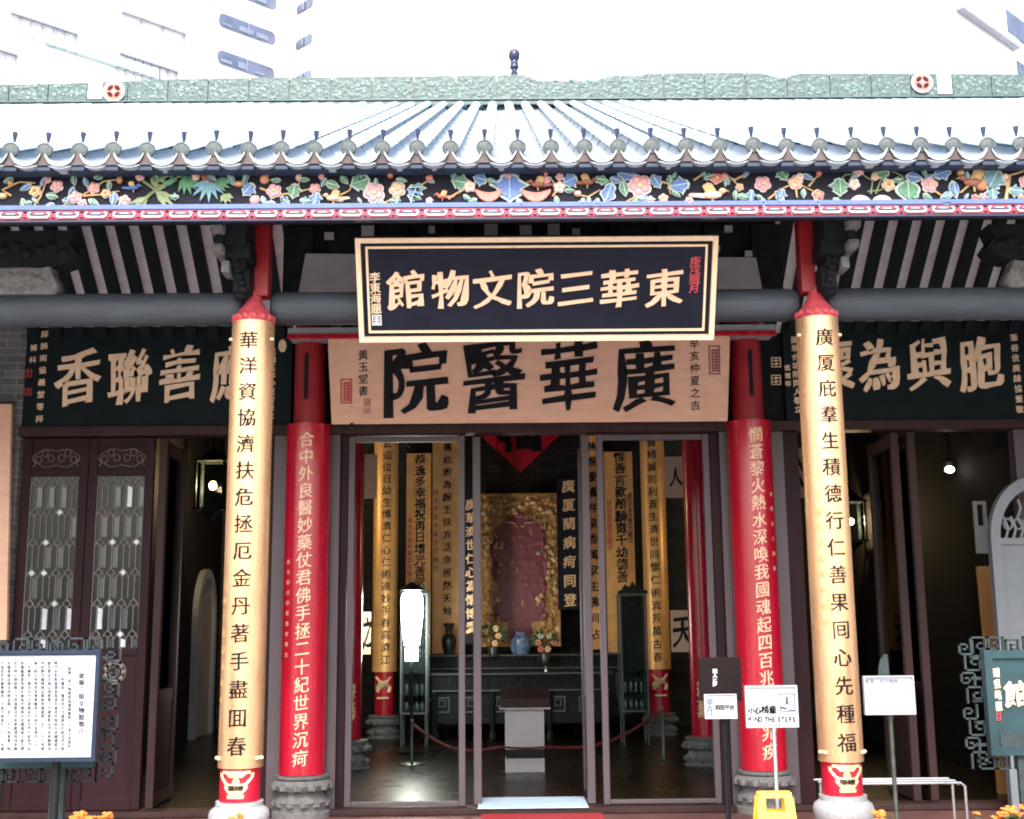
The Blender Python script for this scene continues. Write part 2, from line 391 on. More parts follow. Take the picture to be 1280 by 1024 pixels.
# ---- porch ceiling: plaster slope falling to the front wall, dark rafters under it
bm = NB(); prism(bm, [(-7.8, 0), (7.8, 0), (7.8, 1), (-7.8, 1)], lambda u, v, d: (u, 1.3+1.55*v, 5.86-1.32*v+d), 0, .03); obj('porch_ceiling', bm, 'plaster', T)
x0 = at(136, 320, 2.15).x
rsp = .2195; k0 = int((x0+7.5)/rsp); raf = None
for i in range(-40, 42):
    x = x0 + i*rsp
    if x < -5.0 or x > 5.0: continue
    if raf is None:
        bm = NB(); prism(bm, [(x-.05, 0), (x+.05, 0), (x+.05, 1), (x-.05, 1)], lambda u, v, d: (u, 1.32+1.5*v, 5.83-1.277*v+d), -.12, 0); raf = obj('rafter', bm, 'green_black', T); xr = x
    else: dup_part(raf, (x-xr, 0, 0), T)
# ---- beams and dark boards behind the frieze
bm = NB(); box(bm, -7.7, 7.7, -.62, -.42, 4.585, 4.84, .01); obj('eave_beam', bm, 'dark_wood', T)
for a, b in ((-7.7, -2.2), (-2.02, 2.02), (2.2, 7.7)):
    bm = NB(); pr = [(.04, a), (.09, a+.012), (.117, a+.04), (.126, a+.1), (.126, b-.1), (.117, b-.04), (.09, b-.012), (.04, b)]
    lathe(bm, 0, 0, pr, 28)
    for v in bm.verts: v.co = Vector((v.co.z, .1+v.co.y, 4.095+v.co.x))
    obj('beam', bm, 'beam', T, True)
bm = NB(); box(bm, -2.0, 2.0, .62, .68, 4.15, 5.2)
for i in range(11):
    x = -1.9+i*.38; box(bm, x-.12, x+.12, .55, .62, 4.2+.1*(i % 2), 4.9)
obj('spandrel_board', bm, 'dark_wood', T)
P = [at(382, 317, .5), at(945, 322, .5), at(955, 372, .5), at(372, 372, .5)]
bm = NB(); prism(bm, [(p.x, p.z) for p in P], XZ(.5), 0, .03); obj('spandrel_panel', bm, 'panel_grey', T)
bm = NB()
for px, py, wd, hg in ((460, 290, 16, 14), (540, 288, 8, 9), (614, 289, 17, 16), (657, 289, 15, 13), (692, 288, 15, 14), (720, 291, 10, 8), (412, 296, 12, 9), (910, 287, 10, 8), (895, 312, 9, 8), (935, 318, 9, 7)):
    bm = NB(); p = at(px, py, .5); k = .0063; box(bm, p.x-wd*k/2, p.x+wd*k/2, .47, .5, p.z-hg*k/2, p.z+hg*k/2); obj('lit_ceiling_patch', bm, 'panel_grey', T)  # grey patches painted as lit ceiling glimpsed through cutouts in the dark board

# grey carved humps on the beams of the side bays
for s in (-1, 1):
    cx = s*3.95 if s < 0 else 3.93
    bm = NB(); pts = [(-.30, 4.2), (.30, 4.2), (.33, 4.26), (.30, 4.34), (.26, 4.37), (.27, 4.46), (.22, 4.40), (.12, 4.42), (-.12, 4.42), (-.22, 4.40), (-.27, 4.46), (-.26, 4.37), (-.31, 4.33), (-.34, 4.25)]
    prism(bm, [(cx+u, v) for u, v in pts], XZ(.02), 0, .16); bmesh.ops.bevel(bm, geom=bm.edges[:], offset=.012, segments=1, affect='EDGES')
    for i in range(14):
        a = i/14*PI*2; ell(bm, (cx+.2*math.cos(a), .02, 4.3+.06*math.sin(a)), (.035, .02, .022), sub=1)
    obj('carved_hump', bm, 'grey_carving', T, True)
    bm = NB(); pts = [(-.42, 4.46), (-.3, 4.42), (.3, 4.42), (.42, 4.46), (.46, 4.52), (.4, 4.6), (.44, 4.7), (-.44, 4.7), (-.4, 4.6), (-.46, 4.52)]
    prism(bm, [(cx+u, v) for u, v in pts], XZ(0), 0, .22)
    for i in range(9): ell(bm, (cx-.36+.09*i, 0, 4.55+.03*math.sin(i*2.1)), (.05, .03, .04), sub=1)
    obj('carved_block', bm, 'dark_wood', T, True)
# ---- front columns
def front_column(s):
    cx = s*2.125
    bm = NB(); lathe(bm, cx, 0, [(.142, .5), (.142, 3.945)], 36); c = obj('column', bm, 'red', T, True)
    bm = NB(); lathe(bm, cx, 0, [(.15, 3.945), (.146, 3.99), (.118, 4.04), (.082, 4.085), (.058, 4.13), (.05, 4.2)], 28)
    for i in range(14):            # scalloped rim
        a = 2*PI*i/14; ell(bm, (cx+.138*math.cos(a), .138*math.sin(a), 3.985), (.032, .032, .035), sub=1)
    obj('column_cap', bm, 'red_pink', c, True)
    bm = NB(); xi = s*2.07; box(bm, xi-.055, xi+.055, -.05, .09, 4.16, 5.15, .01); obj('column_neck', bm, 'red_dark', c)
    # dark hanging bracket on the outer side, stepped and carved
    bm = NB(); o = s
    def st(xa, xb, za, zb, y0=-.2, y1=.02, mi=0, bev=.012):
        a, b = sorted((cx+o*xa, cx+o*xb)); box(bm, a, b, y0, y1, za, zb, bev, mi)
    st(.0, .12, 4.15, 4.32); st(.03, .17, 4.30, 4.40, -.24); st(-.02, .17, 4.38, 4.5, -.3); st(.0, .22, 4.47, 4.75, -.34)
    st(.13, .19, 4.27, 4.36, -.3, -.1, 1); st(.16, .24, 4.40, 4.46, -.4, -.1, 1); st(.16, .225, 4.47, 4.53, -.38, -.1, 0); st(.155, .25, 4.54, 4.7, -.44, -.1, 1)
    for i in range(10): ell(bm, (cx+o*(.04+.012*i), -.21-.01*i, 4.16+.045*i), (.035, .03, .03), sub=1)
    lathe(bm, cx+o*.08, -.1, [(.02, 4.1), (.05, 4.12), (.06, 4.16), (.03, 4.2)], 12)
    obj('column_bracket', bm, ['dark_wood', 'grey_carving'], c, True)
    bm = NB(); lathe(bm, cx, 0, [(.18, .30), (.205, .36), (.212, .41), (.20, .445), (.165, .47), (.165, .505), (.10, .505)], 36); obj('column_base', bm, 'stone', c, True)
    bm = NB(); lathe(bm, cx, 0, [(.26, 0), (.26, .06), (.2, .1), (.185, .2), (.2, .298), (.1, .298)], 8)
    obj('column_pedestal', bm, 'stone_dark', c)
    return c
for s in (-1, 1): front_column(s)
def stone_base(cx, cy, c, r=.15, top=.375):
    bm = NB(); k = top/.375
    lathe(bm, cx, cy, [(r*1.75, 0), (r*1.75, .05*k), (r*1.55, .065*k), (r*1.6, .12*k), (r*1.72, .14*k), (r*1.5, .165*k), (r*1.35, .19*k), (r*1.35, .215*k), (r*1.7, .25*k), (r*1.78, .29*k), (r*1.62, .325*k), (r*1.4, .335*k), (r*1.6, .345*k), (r*1.62, .37*k), (r, .376*k)], 32)
    for i in range(12):
        a = 2*PI*i/12; ell(bm, (cx+r*1.62*math.cos(a), cy+r*1.62*math.sin(a), .27*k), (.05, .05, .045*k), sub=1); ell(bm, (cx+r*1.5*math.cos(a+.26), cy+r*1.5*math.sin(a+.26), .12*k), (.05, .05, .035*k), sub=1)
    obj('column_base', bm, 'stone_dark', c, True)
def hall_column(cx, cy, r, z1, mt='red'):
    bm = NB(); lathe(bm, cx, cy, [(r, .3), (r*1.02, z1*.5), (r*.96, z1)], 32); c = obj('column', bm, mt, T, True); stone_base(cx, cy, c, r); return c
for s in (-1, 1):
    c = hall_column(s*2.127, 2.66, .152, 5.2, 'red_dark')
    bm = NB(); box(bm, s*2.14-.018, s*2.14+.018, 2.495, 2.52, 3.85, 4.3, .004); obj('column_slot', bm, 'green_black', c)
    hall_column(s*2.12, 6, .14, 7.5); hall_column(s*2.1, 10, .15, 8)
# ---- facade frames and door leaves
for a, b in ((-2.47, -2.335), (-1.92, -1.83), (1.845, 1.925), (2.34, 2.47)):
    bm = NB(); box(bm, a, b, 2.72, 2.84, .05, 3.54, .008); obj('door_jamb', bm, 'frame_grey', T)
for a, b, y in ((-2.62, -2.475, 2.75), (2.475, 2.62, 2.75), (-1.828, -1.76, 2.77), (1.76, 1.843, 2.77)):
    bm = NB(); box(bm, a, b, y, 2.88, .05, 3.535, .006); obj('jamb_lining', bm, 'maroon', T)
def leaf_open(x, y0, ln, name, skew=0, mt='frame_grey'):
    """door leaf folded inward, seen on its edge: two stiles, rails, leaded glass"""
    bm = NB(); t = .075
    for k in (0, 1):
        xa = x+skew*k; ya = y0+k*(ln-.07); box(bm, xa-t/2, xa+t/2, ya, ya+.07, .055, 3.53, .008)
    for z in (.06, 1.0, 3.4): prism(bm, [(0, z), (1, z), (1, z+.12), (0, z+.12)], lambda u, v, d: (x+skew*u+d, y0+.071+(ln-.142)*u, v), -.02, .02)
    o = obj(name, bm, mt, T)
    bm = NB(); prism(bm, [(0, .18), (1, .18), (1, 1.0), (0, 1.0)], lambda u, v, d: (x+skew*u+d, y0+.071+(ln-.142)*u, v), -.012, .012); obj('lower_panel', bm, 'maroon', o)
    bm = NB(); prism(bm, [(0, 1.12), (1, 1.12), (1, 3.4), (0, 3.4)], lambda u, v, d: (x+skew*u+d, y0+.071+(ln-.142)*u, v), -.004, .004); obj('glass_pane', bm, 'glass', o)
def leaf_glass(x0, x1, Y, name='glass_door'):
    bm = NB(); t = .062
    box(bm, x0, x0+t, Y, Y+.06, .055, 3.53, .008); box(bm, x1-t, x1, Y, Y+.06, .055, 3.53, .008)
    for z0, z1 in ((.06, .10), (3.47, 3.525)): box(bm, x0+t, x1-t, Y+.005, Y+.055, z0, z1, .006)
    o = obj(name, bm, 'frame_grey', T)
    bm = NB(); box(bm, x0+t, x1-t, Y+.025, Y+.033, .10, 3.47); obj('glass_pane', bm, 'glass', o)
XA = [at(x, 600, 2.8).x for x in (571, 581, 591, 597.5, 728, 737, 746, 754.5)]
leaf_glass(-1.755, XA[1], 2.78); leaf_glass(XA[6], 1.755, 2.78)
leaf_open((XA[2]+XA[3])/2+.01, 2.86, .95, 'folded_door', -.02); leaf_open((XA[4]+XA[5])/2, 2.86, .95, 'folded_door', .02)
# left bay: two leaded leaves closed, one folded
def leaded_door(x0, x1, y=2.76):
    z0, z1 = .055, 3.53
    bm = NB(); zt, zg1, zg0 = 3.53, 3.16, 1.52; t = .085
    box(bm, x0, x0+t, y, y+.06, z0, z1, .008); box(bm, x1-t, x1, y, y+.06, z0, z1, .008)
    for a, b in ((3.45, zt), (zg1, zg1+.06), (zg0-.07, zg0), (z0, z0+.1)): box(bm, x0+t, x1-t, y+.004, y+.056, a, b, .006)
    d = obj('leaded_door', bm, 'maroon', T)
    for za_, zb_ in ((zg1+.06, 3.45), (z0+.1, zg0-.07)): bm = NB(); box(bm, x0+t, x1-t, y+.02, y+.04, za_, zb_); obj('door_panel', bm, 'maroon', d)
    cx = (x0+x1)/2; bm = NB()           # gilt scrolls on the head panel
    for sx in (-1, 1):
        for j in range(5):
            a = [(cx+sx*(.05+.06*j+.03*math.cos(k/10*2*PI)), y+.014, 3.335+.05*math.sin(j*1.7)+.035*math.sin(k/10*2*PI)) for k in range(11)]
            tube(bm, a, .0035, 5)
    tube(bm, [(cx+(x1-x0)*.36*math.cos(k/24*2*PI), y+.014, 3.335+.085*math.sin(k/24*2*PI)*(1+.2*math.cos(6*k/24*2*PI))) for k in range(25)], .0035, 5)
    obj('scroll_carving', bm, 'lead', d)
    xa, xb = x0+t, x1-t; wd = xb-xa; n = 4; cw = wd/n; bm = NB(); yb = y+.022
    rows = 6; rh = (zg1-zg0)/rows; dm = .038
    bm = NB()
    def bar(p, q): tube(bm, [(p[0], yb, p[1]), (q[0], yb, q[1])], .0055, 5)
    bmp = NB(); box(bmp, xa, xb, yb+.008, yb+.014, zg0, zg1, 0, 2); rng = random.Random(int(x0*100))
    for r in range(rows):
        zc = zg1-.06-r*rh*1.06; zn = zc-rh*1.06
        for k in range(n):
            xc = xa+cw*(k+.5)
            if zc < zg0+.03: continue
            for q in ((-1, 0, 0, 1), (0, 1, 1, 0), (1, 0, 0, -1), (0, -1, -1, 0)):
                bar((xc+q[0]*dm, zc+q[1]*dm), (xc+q[2]*dm, zc+q[3]*dm))
            bar((xc, zc+dm), (xc, min(zg1, zc+dm+rh*.25)))
            lo = max(zn+dm, zg0)
            for sx in (-1, 1):
                bar((xc+sx*dm*.9, zc-.004), (xc+sx*cw*.5, zc-.05 if k < 9 else zc))
            bar((xc, zc-dm), (xc, max(zg0, zn+dm)))
            if k < n-1: bar((xc+cw/2, zc-.05), (xc+cw/2, max(zg0, zn+.05)))
            pr = rng.random()
            if pr > .3:
                mi = 0 if pr > .9 else 1
                pts = [(xc+.008, zc-dm), (xc+cw*.5-.006, zc-.055), (xc+cw*.5-.006, max(zg0+.01, zn+.05)), (xc+.008, max(zg0+.01, zn+dm+.01))]
                prism(bmp, pts, XZ(yb+.005), 0, .0045, mi)
            if rng.random() > .88: prism(bmp, [(xc-dm*.75, zc), (xc, zc-dm*.75), (xc+dm*.75, zc), (xc, zc+dm*.75)], XZ(yb+.004), 0, .005, 0)
    for xx in (xa+.004, xb-.004): bar((xx, zg0), (xx, zg1))
    obj('lead_came', bm, 'lead', d)
    obj('glass_pane', bmp, ['pane_light', 'pane_mid', 'pane'], d)
    bm = NB()                            # round gilt carving on the lower panel
    for j in range(3):
        tube(bm, [(cx+.02+(.05+.03*j)*math.cos(k/20*2*PI), y+.016, 1.30+(.05+.03*j)*math.sin(k/20*2*PI)) for k in range(21)], .005, 5)
    for j in range(9):
        a = j/9*2*PI; ell(bm, (cx+.02+.085*math.cos(a), y+.016, 1.3+.085*math.sin(a)), (.02, .01, .02), sub=1)
    obj('round_carving', bm, 'lead', d, True)
E1 = [at(x, 700, 2.78).x for x in (24, 105, 188)]
leaded_door(-4.91, E1[1]); leaded_door(E1[1]+.004, E1[2])
xq = at(198, 700, 2.8).x; leaf_open(xq, 2.82, .8, 'folded_door', -.03, 'brown_wood')
for px in (1128, 1149):
    x = at(px, 700, 2.8).x; leaf_open(x, 2.80, .85, 'folded_door', .02, 'brown_wood')
bm = NB(); box(bm, 4.72, 4.93, 2.72, 2.86, .05, 3.54, .008); obj('door_jamb', bm, 'frame_grey', T)

# ---- roof: rows of tubular tiles over troughs
RY0, RZ0, RY1, RZ1 = -1.0, 4.93, 7.42, 9.08
rs = (RZ1-RZ0)/(RY1-RY0); ROWX0 = at(647, 186, RY0).x; RSP = .2312
roof_bm = NB(); prism(roof_bm, [(-7.9, 0), (7.9, 0), (7.9, 1), (-7.9, 1)], lambda u, v, d: (u, RY0+.12+(RY1+.25-RY0)*v, RZ0-.10+rs*.12+(RZ1+.25*rs-RZ0)*v+d), -.06, 0)
roof = obj('roof', roof_bm, 'mortar', T)
bm = NB(); prism(bm, [(-7.9, 0), (7.9, 0), (7.9, 1), (-7.9, 1)], lambda u, v, d: (u, RY1+.05+6.2*v, RZ1-.1-2.9*v+d), -.06, 0); obj('roof_back', bm, 'tile', T)
def tile_row(x):
    bm = NB(); r = .056; n = 17; seg = 10; prev = None
    L = RY1-RY0; pts = []
    for i in range(n):
        f0, f1 = i/n, (i+1)/n; dz = .004
        for f, rr in ((f0, r*1.05), (f1, r*.97)):
            y = RY0+L*f; z = RZ0+rs*L*f
            pts.append([(x+rr*math.cos(PI*k/seg), y, z+rr*math.sin(PI*k/seg)) for k in range(seg+1)])
    rings = [[bm.verts.new(p) for p in rg] for rg in pts]
    for a, b in zip(rings, rings[1:]):
        for k in range(seg): bm.faces.new((a[k], a[k+1], b[k+1], b[k]))
    t = obj('tile_row', bm, 'tile', T, True)
    bm = NB(); lathe(bm, 0, 0, [(.052, -.02), (.057, 0), (.056, .012), (.047, .016), (.044, .012), (.03, .017), (.012, .02)], 20)
    for v in bm.verts: v.co = Vector((x+v.co.x, RY0-.004-v.co.z, RZ0+v.co.y))
    obj('tile_cap', bm, 'cap', t, True)
    bm = NB(); y = RY0+.05; z = RZ0+.05+rs*.05; lathe(bm, x, y, [(.011, z-.01), (.010, z+.02), (.013, z+.03), (.02, z+.07), (.02, z+.078)], 8); obj('tile_nail', bm, 'nail', t, True)
    # trough to the right of the row
    bm = NB(); xm = x+RSP/2; hw = RSP/2-.012; L = RY1-RY0; prof = []
    for k in range(9):
        u = -1+k/4; prof.append((xm+hw*u, -.012-.082*math.sqrt(max(0, 1-u*u*.98))))
    n = 14
    for i in range(n):
        ya, yb = RY0-.035+L*i/n, RY0-.035+L*(i+1)/n+.04
        za, zb = RZ0+rs*(ya-RY0), RZ0+rs*(yb-RY0)
        a = [bm.verts.new((p[0], ya, za+p[1]+.01)) for p in prof]; b = [bm.verts.new((p[0], yb, zb+p[1]-.006)) for p in prof]
        c = [bm.verts.new((xm+(p[0]-xm)*.96, ya, za+p[1]-.012)) for p in prof]
        for k in range(8):
            bm.faces.new((a[k], a[k+1], b[k+1], b[k])); f = bm.faces.new((c[k], c[k+1], a[k+1], a[k])); f.material_index = 1
    obj('trough_tile', bm, ['pan', 'pan_rim'], t, True)
    bm = NB(); prism(bm, [(xm+.075*u, RZ0-.137+.02*(u*u)) for u in (-1, -.6, -.2, .2, .6, 1)]+[(xm+.08, RZ0-.115), (xm-.08, RZ0-.115)], XZ(RY0-.02), 0, .1); obj('drip_tile', bm, 'pan_rim', t)
    return t
rk = range(int((-7.7-ROWX0)/RSP), int((7.7-ROWX0)/RSP)+1)
t0 = tile_row(ROWX0)
for k in rk:
    if k:
        c = dup_part(t0, (k*RSP+random.uniform(-.005, .005), random.uniform(-.012, .012), random.uniform(-.004, .003)), T)
bm = NB(); top = []
for k in rk:
    x = ROWX0+k*RSP
    for q in range(9):
        u = -1+q/4; top.append((x+RSP/2+(RSP/2-.008)*u, RZ0-.016-.086*math.sqrt(max(0, 1-u*u*.98))))
for a, b in zip(top, top[1:]):
    face(bm, [(a[0], RY0-.02, RZ0-.114), (b[0], RY0-.02, RZ0-.114), (b[0], RY0-.02, b[1]), (a[0], RY0-.02, a[1])])
    face(bm, [(a[0], RY0-.02, a[1]), (b[0], RY0-.02, b[1]), (b[0], RY0+.1, b[1]), (a[0], RY0+.1, a[1])])
bmesh.ops.remove_doubles(bm, verts=bm.verts[:], dist=.0005)
obj('eave_mortar', bm, 'mortar', T)
bm = NB(); box(bm, -7.75, 7.75, RY0+.03, RY0+.15, RZ0-.137, RZ0-.115, .004)
for k in rk: box(bm, ROWX0+k*RSP-.045, ROWX0+k*RSP+.045, RY0-.01, RY0+.029, RZ0-.15, RZ0-.115, .006)
obj('eave_board', bm, 'eave_blue', T)
# ---- ridge
RGY = 7.5
def ztop(px):
    P = [(-250, 114), (0, 110), (60, 107), (113, 105.5), (210, 101.5), (320, 99.5), (430, 98.5), (560, 97), (640, 96), (655, 96), (672, 103), (690, 105.5), (738, 105), (755, 100), (765, 96.5), (780, 97.5), (800, 97), (808, 95), (850, 94), (945, 93.5), (958, 96), (970, 99.5), (985, 99), (996, 94), (1090, 94), (1170, 94.5), (1280, 95), (1500, 96)]
    for (a, b), (c, d) in zip(P, P[1:]):
        if a <= px <= c: return b+(d-b)*(px-a)/(c-a)
seams = [-200, -149, -98, -47, 14, 63, 112, 162, 212, 262, 313, 363, 415, 466, 518, 570, 621, 672, 724, 775, 828, 879, 930, 982, 1035, 1086, 1136, 1187, 1236, 1285, 1336, 1386, 1436]
for a, b in zip(seams, seams[1:]):
    n = 6; pl = []
    for i in range(n+1):
        px = a+.8+(b-a-1.6)*i/n; p = at(px, ztop(px), RGY); pl.append((p.x, p.z))
    zb = 9.165; bm = NB()
    prism(bm, pl+[(pl[-1][0], zb), (pl[0][0], zb)], XZ(RGY-.06), 0, .12)
    rn = random.Random(a+5); xm = (pl[0][0]+pl[-1][0])/2; wd = pl[-1][0]-pl[0][0]
    for i in range(26):
        ex = xm+rn.uniform(-.42, .42)*wd; ez = rn.uniform(9.2, 9.46); ell(bm, (ex, RGY-.06, ez), (rn.uniform(.012, .045), .014, rn.uniform(.012, .04)), 1, 1)
    obj('ridge_panel', bm, ['ridge', 'ridge_light'], roof, True)
bm = NB()
for z0, z1, y in ((9.145, 9.163, .1), (9.11, 9.143, .07), (9.06, 9.108, .12)): box(bm, -7.9, 7.9, RGY-y, RGY+y, z0, z1, .004)
box(bm, -7.9, 7.9, RGY-.04, RGY+.055, 9.0, 9.45)
obj('ridge_base', bm, 'ridge_line', roof)
bm = NB()
for k in range(70): x = -7.75+k*.225; lathe(bm, x, RGY-.09, [(.03, 9.0), (.05, 9.03), (.05, 9.06)], 8)
obj('ridge_cornice', bm, 'ridge', roof, True)
for px, py, sp in ((145, 118, 121), (1150, 107, 1178)):
    p = at(px, py, RGY); bm = NB(); y = RGY-.075
    lathe(bm, 0, 0, [(.155, 0), (.155, .02), (.14, .028), (.12, .02), (.02, .02)], 28)
    for v in bm.verts: v.co = Vector((p.x+v.co.x, y-v.co.z, p.z+v.co.y))
    prism(bm, [(p.x+.118*math.cos(2*PI*k/28), p.z+.118*math.sin(2*PI*k/28)) for k in range(28)], XZ(y-.029), 0, .012, 1)
    for k in range(8):
        a = 2*PI*k/8+PI/8; prism(bm, [(p.x+.128*math.cos(a+t), p.z+.128*math.sin(a+t)) for t in (-.22, .22)]+[(p.x+.112*math.cos(a), p.z+.112*math.sin(a))], XZ(y-.03), 0, .012, 1)
    for k in range(4):
        a = k*PI/2+PI/4; c, s = math.cos(a), math.sin(a); pl = []
        for q in range(12):
            t = 2*PI*q/12; u = .07+.045*math.sin(t)*.7; vv = .052*math.cos(t)*(1-.2*abs(math.sin(t))); pl.append((p.x+c*u-s*vv, p.z+s*u+c*vv))
        prism(bm, pl, XZ(y-.034), 0, .008, 2)
    prism(bm, [(p.x+.03, p.z), (p.x, p.z+.03), (p.x-.03, p.z), (p.x, p.z-.03)], XZ(y-.037), 0, .009, 0)
    obj('ridge_medallion', bm, ['petal_rim', 'coral', 'plum_dark'], roof, label='round cream and red coin medallion with four dark petals')
    q = at(sp, 118 if sp < 600 else 106, RGY); bm = NB(); box(bm, q.x-.1, q.x+.1, RGY-.085, RGY-.061, 9.2, 9.5, .004)
    for i in range(6):
        for j in range(3): box(bm, q.x-.06+.05*j, q.x-.045+.05*j, RGY-.09, RGY-.085, 9.22+.047*i, 9.24+.047*i, 0, 1)
    obj('ridge_tablet', bm, ['white', 'ridge_line'], roof)
p = at(643, 95, RGY); q = at(643, 62, RGY); hz = q.z-p.z; bm = NB()
lathe(bm, p.x, RGY, [(.05, p.z-.05), (.05, p.z+.03*hz), (.055, p.z+.1*hz), (.04, p.z+.14*hz), (.04, p.z+.24*hz), (.065, p.z+.28*hz), (.07, p.z+.36*hz), (.055, p.z+.42*hz), (.06, p.z+.48*hz), (.05, p.z+.56*hz), (.065, p.z+.6*hz), (.082, p.z+.68*hz), (.084, p.z+.85*hz), (.06, p.z+.95*hz), (.02, p.z+hz)], 20)
obj('ridge_finial', bm, 'nail', roof, True)

# ---- frieze under the eave
FY = -.85; FZ0, FZ1 = 4.475, 4.79
bm = NB(); box(bm, -7.7, 7.7, FY, FY+.05, 4.54, 4.85); fz = obj('frieze', bm, 'frieze', T)
bm = NB(); box(bm, -7.7, 7.7, FY-.03, FY+.045, 4.548, 4.583, .004); obj('blue_moulding', bm, 'blue_strip', fz)
bm = NB(); box(bm, -7.7, 7.7, FY-.022, FY+.04, 4.478, 4.546, .004); obj('fret_band', bm, 'red_strip', fz)
bm = NB(); fu = 36.35/1500*8.06; fx0 = at(640, 267, FY).x + .06
for k in range(-26, 27):
    x = fx0+k*fu; y = FY-.036; z = 4.513
    box(bm, x-.062, x+.062, y, y+.014, z-.026, z-.012, .003); box(bm, x-.03, x+.03, y+.004, y+.014, z+.004, z+.012, .002, 2)
    for s in (-1, 1):
        tube(bm, [(x+s*(.062-.028*math.cos(t)*1), y+.006, z+.022*math.sin(t)) for t in (PI*.5, PI*.25, 0, -PI*.25)][::1] if 0 else [(x+s*.045, y+.006, z-.019), (x+s*.07, y+.006, z-.012), (x+s*.074, y+.006, z+.006), (x+s*.056, y+.006, z+.014)], .008, 6)
        ell(bm, (x+s*.062, y+.012, z+.002), (.02, .006, .02), 1, 1)
        box(bm, x+s*.1-.012, x+s*.1+.012, y+.008, y+.014, z+.015, z+.026, .002, 1); box(bm, x+s*.1-.012, x+s*.1+.012, y+.008, y+.014, z-.026, z-.016, .002, 1)
    box(bm, x-.04, x+.04, y+.006, y+.014, z-.010, z+.003, 0, 1)
box(bm, -7.7, 7.7, FY-.02, FY+.03, 4.464, 4.476, 0, 3)
M['fret_white'] = mat('fret white', (.5, .54, .55), .5)
obj('fret_pattern', bm, ['fret_white', 'nail', 'pale_edge', 'nail'], fz)
def fpt(px, py): p = at(px, py, FY); return p.x, p.z
kx = .0054
def flower(px, py, r, c1, c2='petal_rim', n=5):
    x, z = fpt(px, py); r *= kx; bm = NB(); a0 = random.random()
    for k in range(n):
        a = a0+2*PI*k/n; ell(bm, (x+r*.55*math.cos(a), FY-.012, z+r*.55*math.sin(a)), (r*.5, .012, r*.5), 1, 2)
        ell(bm, (x+r*.5*math.cos(a), FY-.02, z+r*.5*math.sin(a)), (r*.4, .014, r*.4), 0, 2)
    ell(bm, (x, FY-.032, z), (r*.27, .012, r*.27), 2, 2)
    obj('carved_flower', bm, [c1, c2, 'yellow' if c1 != 'yellow' else 'coral'], fz, True)
def leaf(px, py, ln, ang, c, wd=.5, lobes=1):
    x, z = fpt(px, py); ln *= kx; a = -R_(ang); bm = NB(); C, S = math.cos(a), math.sin(a)
    def outline(k):
        up = []; lo = []; N = 10
        for i in range(N+1):
            t = i/N; h = wd*.5*ln*math.sin(PI*t**.8)*(1+.28*math.sin(t*PI*2*lobes+.4)*(lobes > 1))
            up.append((t*ln-ln/2, h)); lo.append((t*ln-ln/2, -h))
        pl = up+lo[-2:0:-1]
        return [(u*k, v*k) for u, v in pl]
    f = lambda u, v, d: (x+u*C-v*S, FY+d, z+u*S+v*C)
    prism(bm, outline(1), f, -.016, 0, 1); prism(bm, outline(.78), f, -.026, -.016, 0)
    prism(bm, [(-ln*.4, -.0035), (ln*.38, -.0015), (ln*.38, .0015), (-ln*.4, .0035)], f, -.03, -.026, 1)
    obj('carved_leaf', bm, [c, 'pale_edge'], fz)
def branch(pts, r=1.0, c='tan'):
    P = [fpt(*p) for p in pts]; out = []
    for i in range(len(P)-1):
        for t in (0, .33, .66): 
            x = P[i][0]+(P[i+1][0]-P[i][0])*t; z = P[i][1]+(P[i+1][1]-P[i][1])*t; out.append((x+.008*noise.noise((x*9, z*9, 1)), FY-.012, z+.012*noise.noise((x*9, z*9, 4))))
    out.append((P[-1][0], FY-.012, P[-1][1])); n = len(out)
    bm = NB(); tube(bm, out, .0075*r, 6, taper=[1.15-.6*i/n for i in range(n)]); obj('carved_branch', bm, c, fz, True)
def fruit(px, py, rx, ry, c):
    x, z = fpt(px, py); bm = NB(); ell(bm, (x, FY-.01, z), (rx*kx, .03, ry*kx)); ell(bm, (x+rx*kx*.5, FY-.012, z+ry*kx*.6), (rx*kx*.35, .02, ry*kx*.3), 1, 1); obj('carved_fruit', bm, [c, 'peach'], fz, True)
def crescent(px, py, w_, h_, flip, c='coral'):
    x, z = fpt(px, py); bm = NB(); pl = []
    for k in range(13):
        t = -1+k/6; pl.append((t*w_*kx/2, h_*kx*(-1+t*t)*.9))
    for k in range(12, -1, -1):
        t = -1+k/6; pl.append((t*w_*kx/2, h_*kx*(-.25+.35*t*t+.2)))
    prism(bm, [(x+u, z+v+h_*kx*.5) for u, v in pl], XZ(FY), -.035, 0); bmesh.ops.bevel(bm, geom=bm.edges[:], offset=.004, segments=1, affect='EDGES'); obj('carved_fruit', bm, c, fz)
def melon(px, py, w_, h_):
    x, z = fpt(px, py); bm = NB()
    for k, (q, d) in enumerate(((1, .014), (.84, .024))):
        prism(bm, [(x+w_*kx/2*q*math.cos(PI*i/12), z-h_*kx/2+h_*kx*q*math.sin(PI*i/12)) for i in range(13)], XZ(FY), -d, 0, k)
    obj('carved_fruit', bm, ['petal_rim', 'pink'], fz)
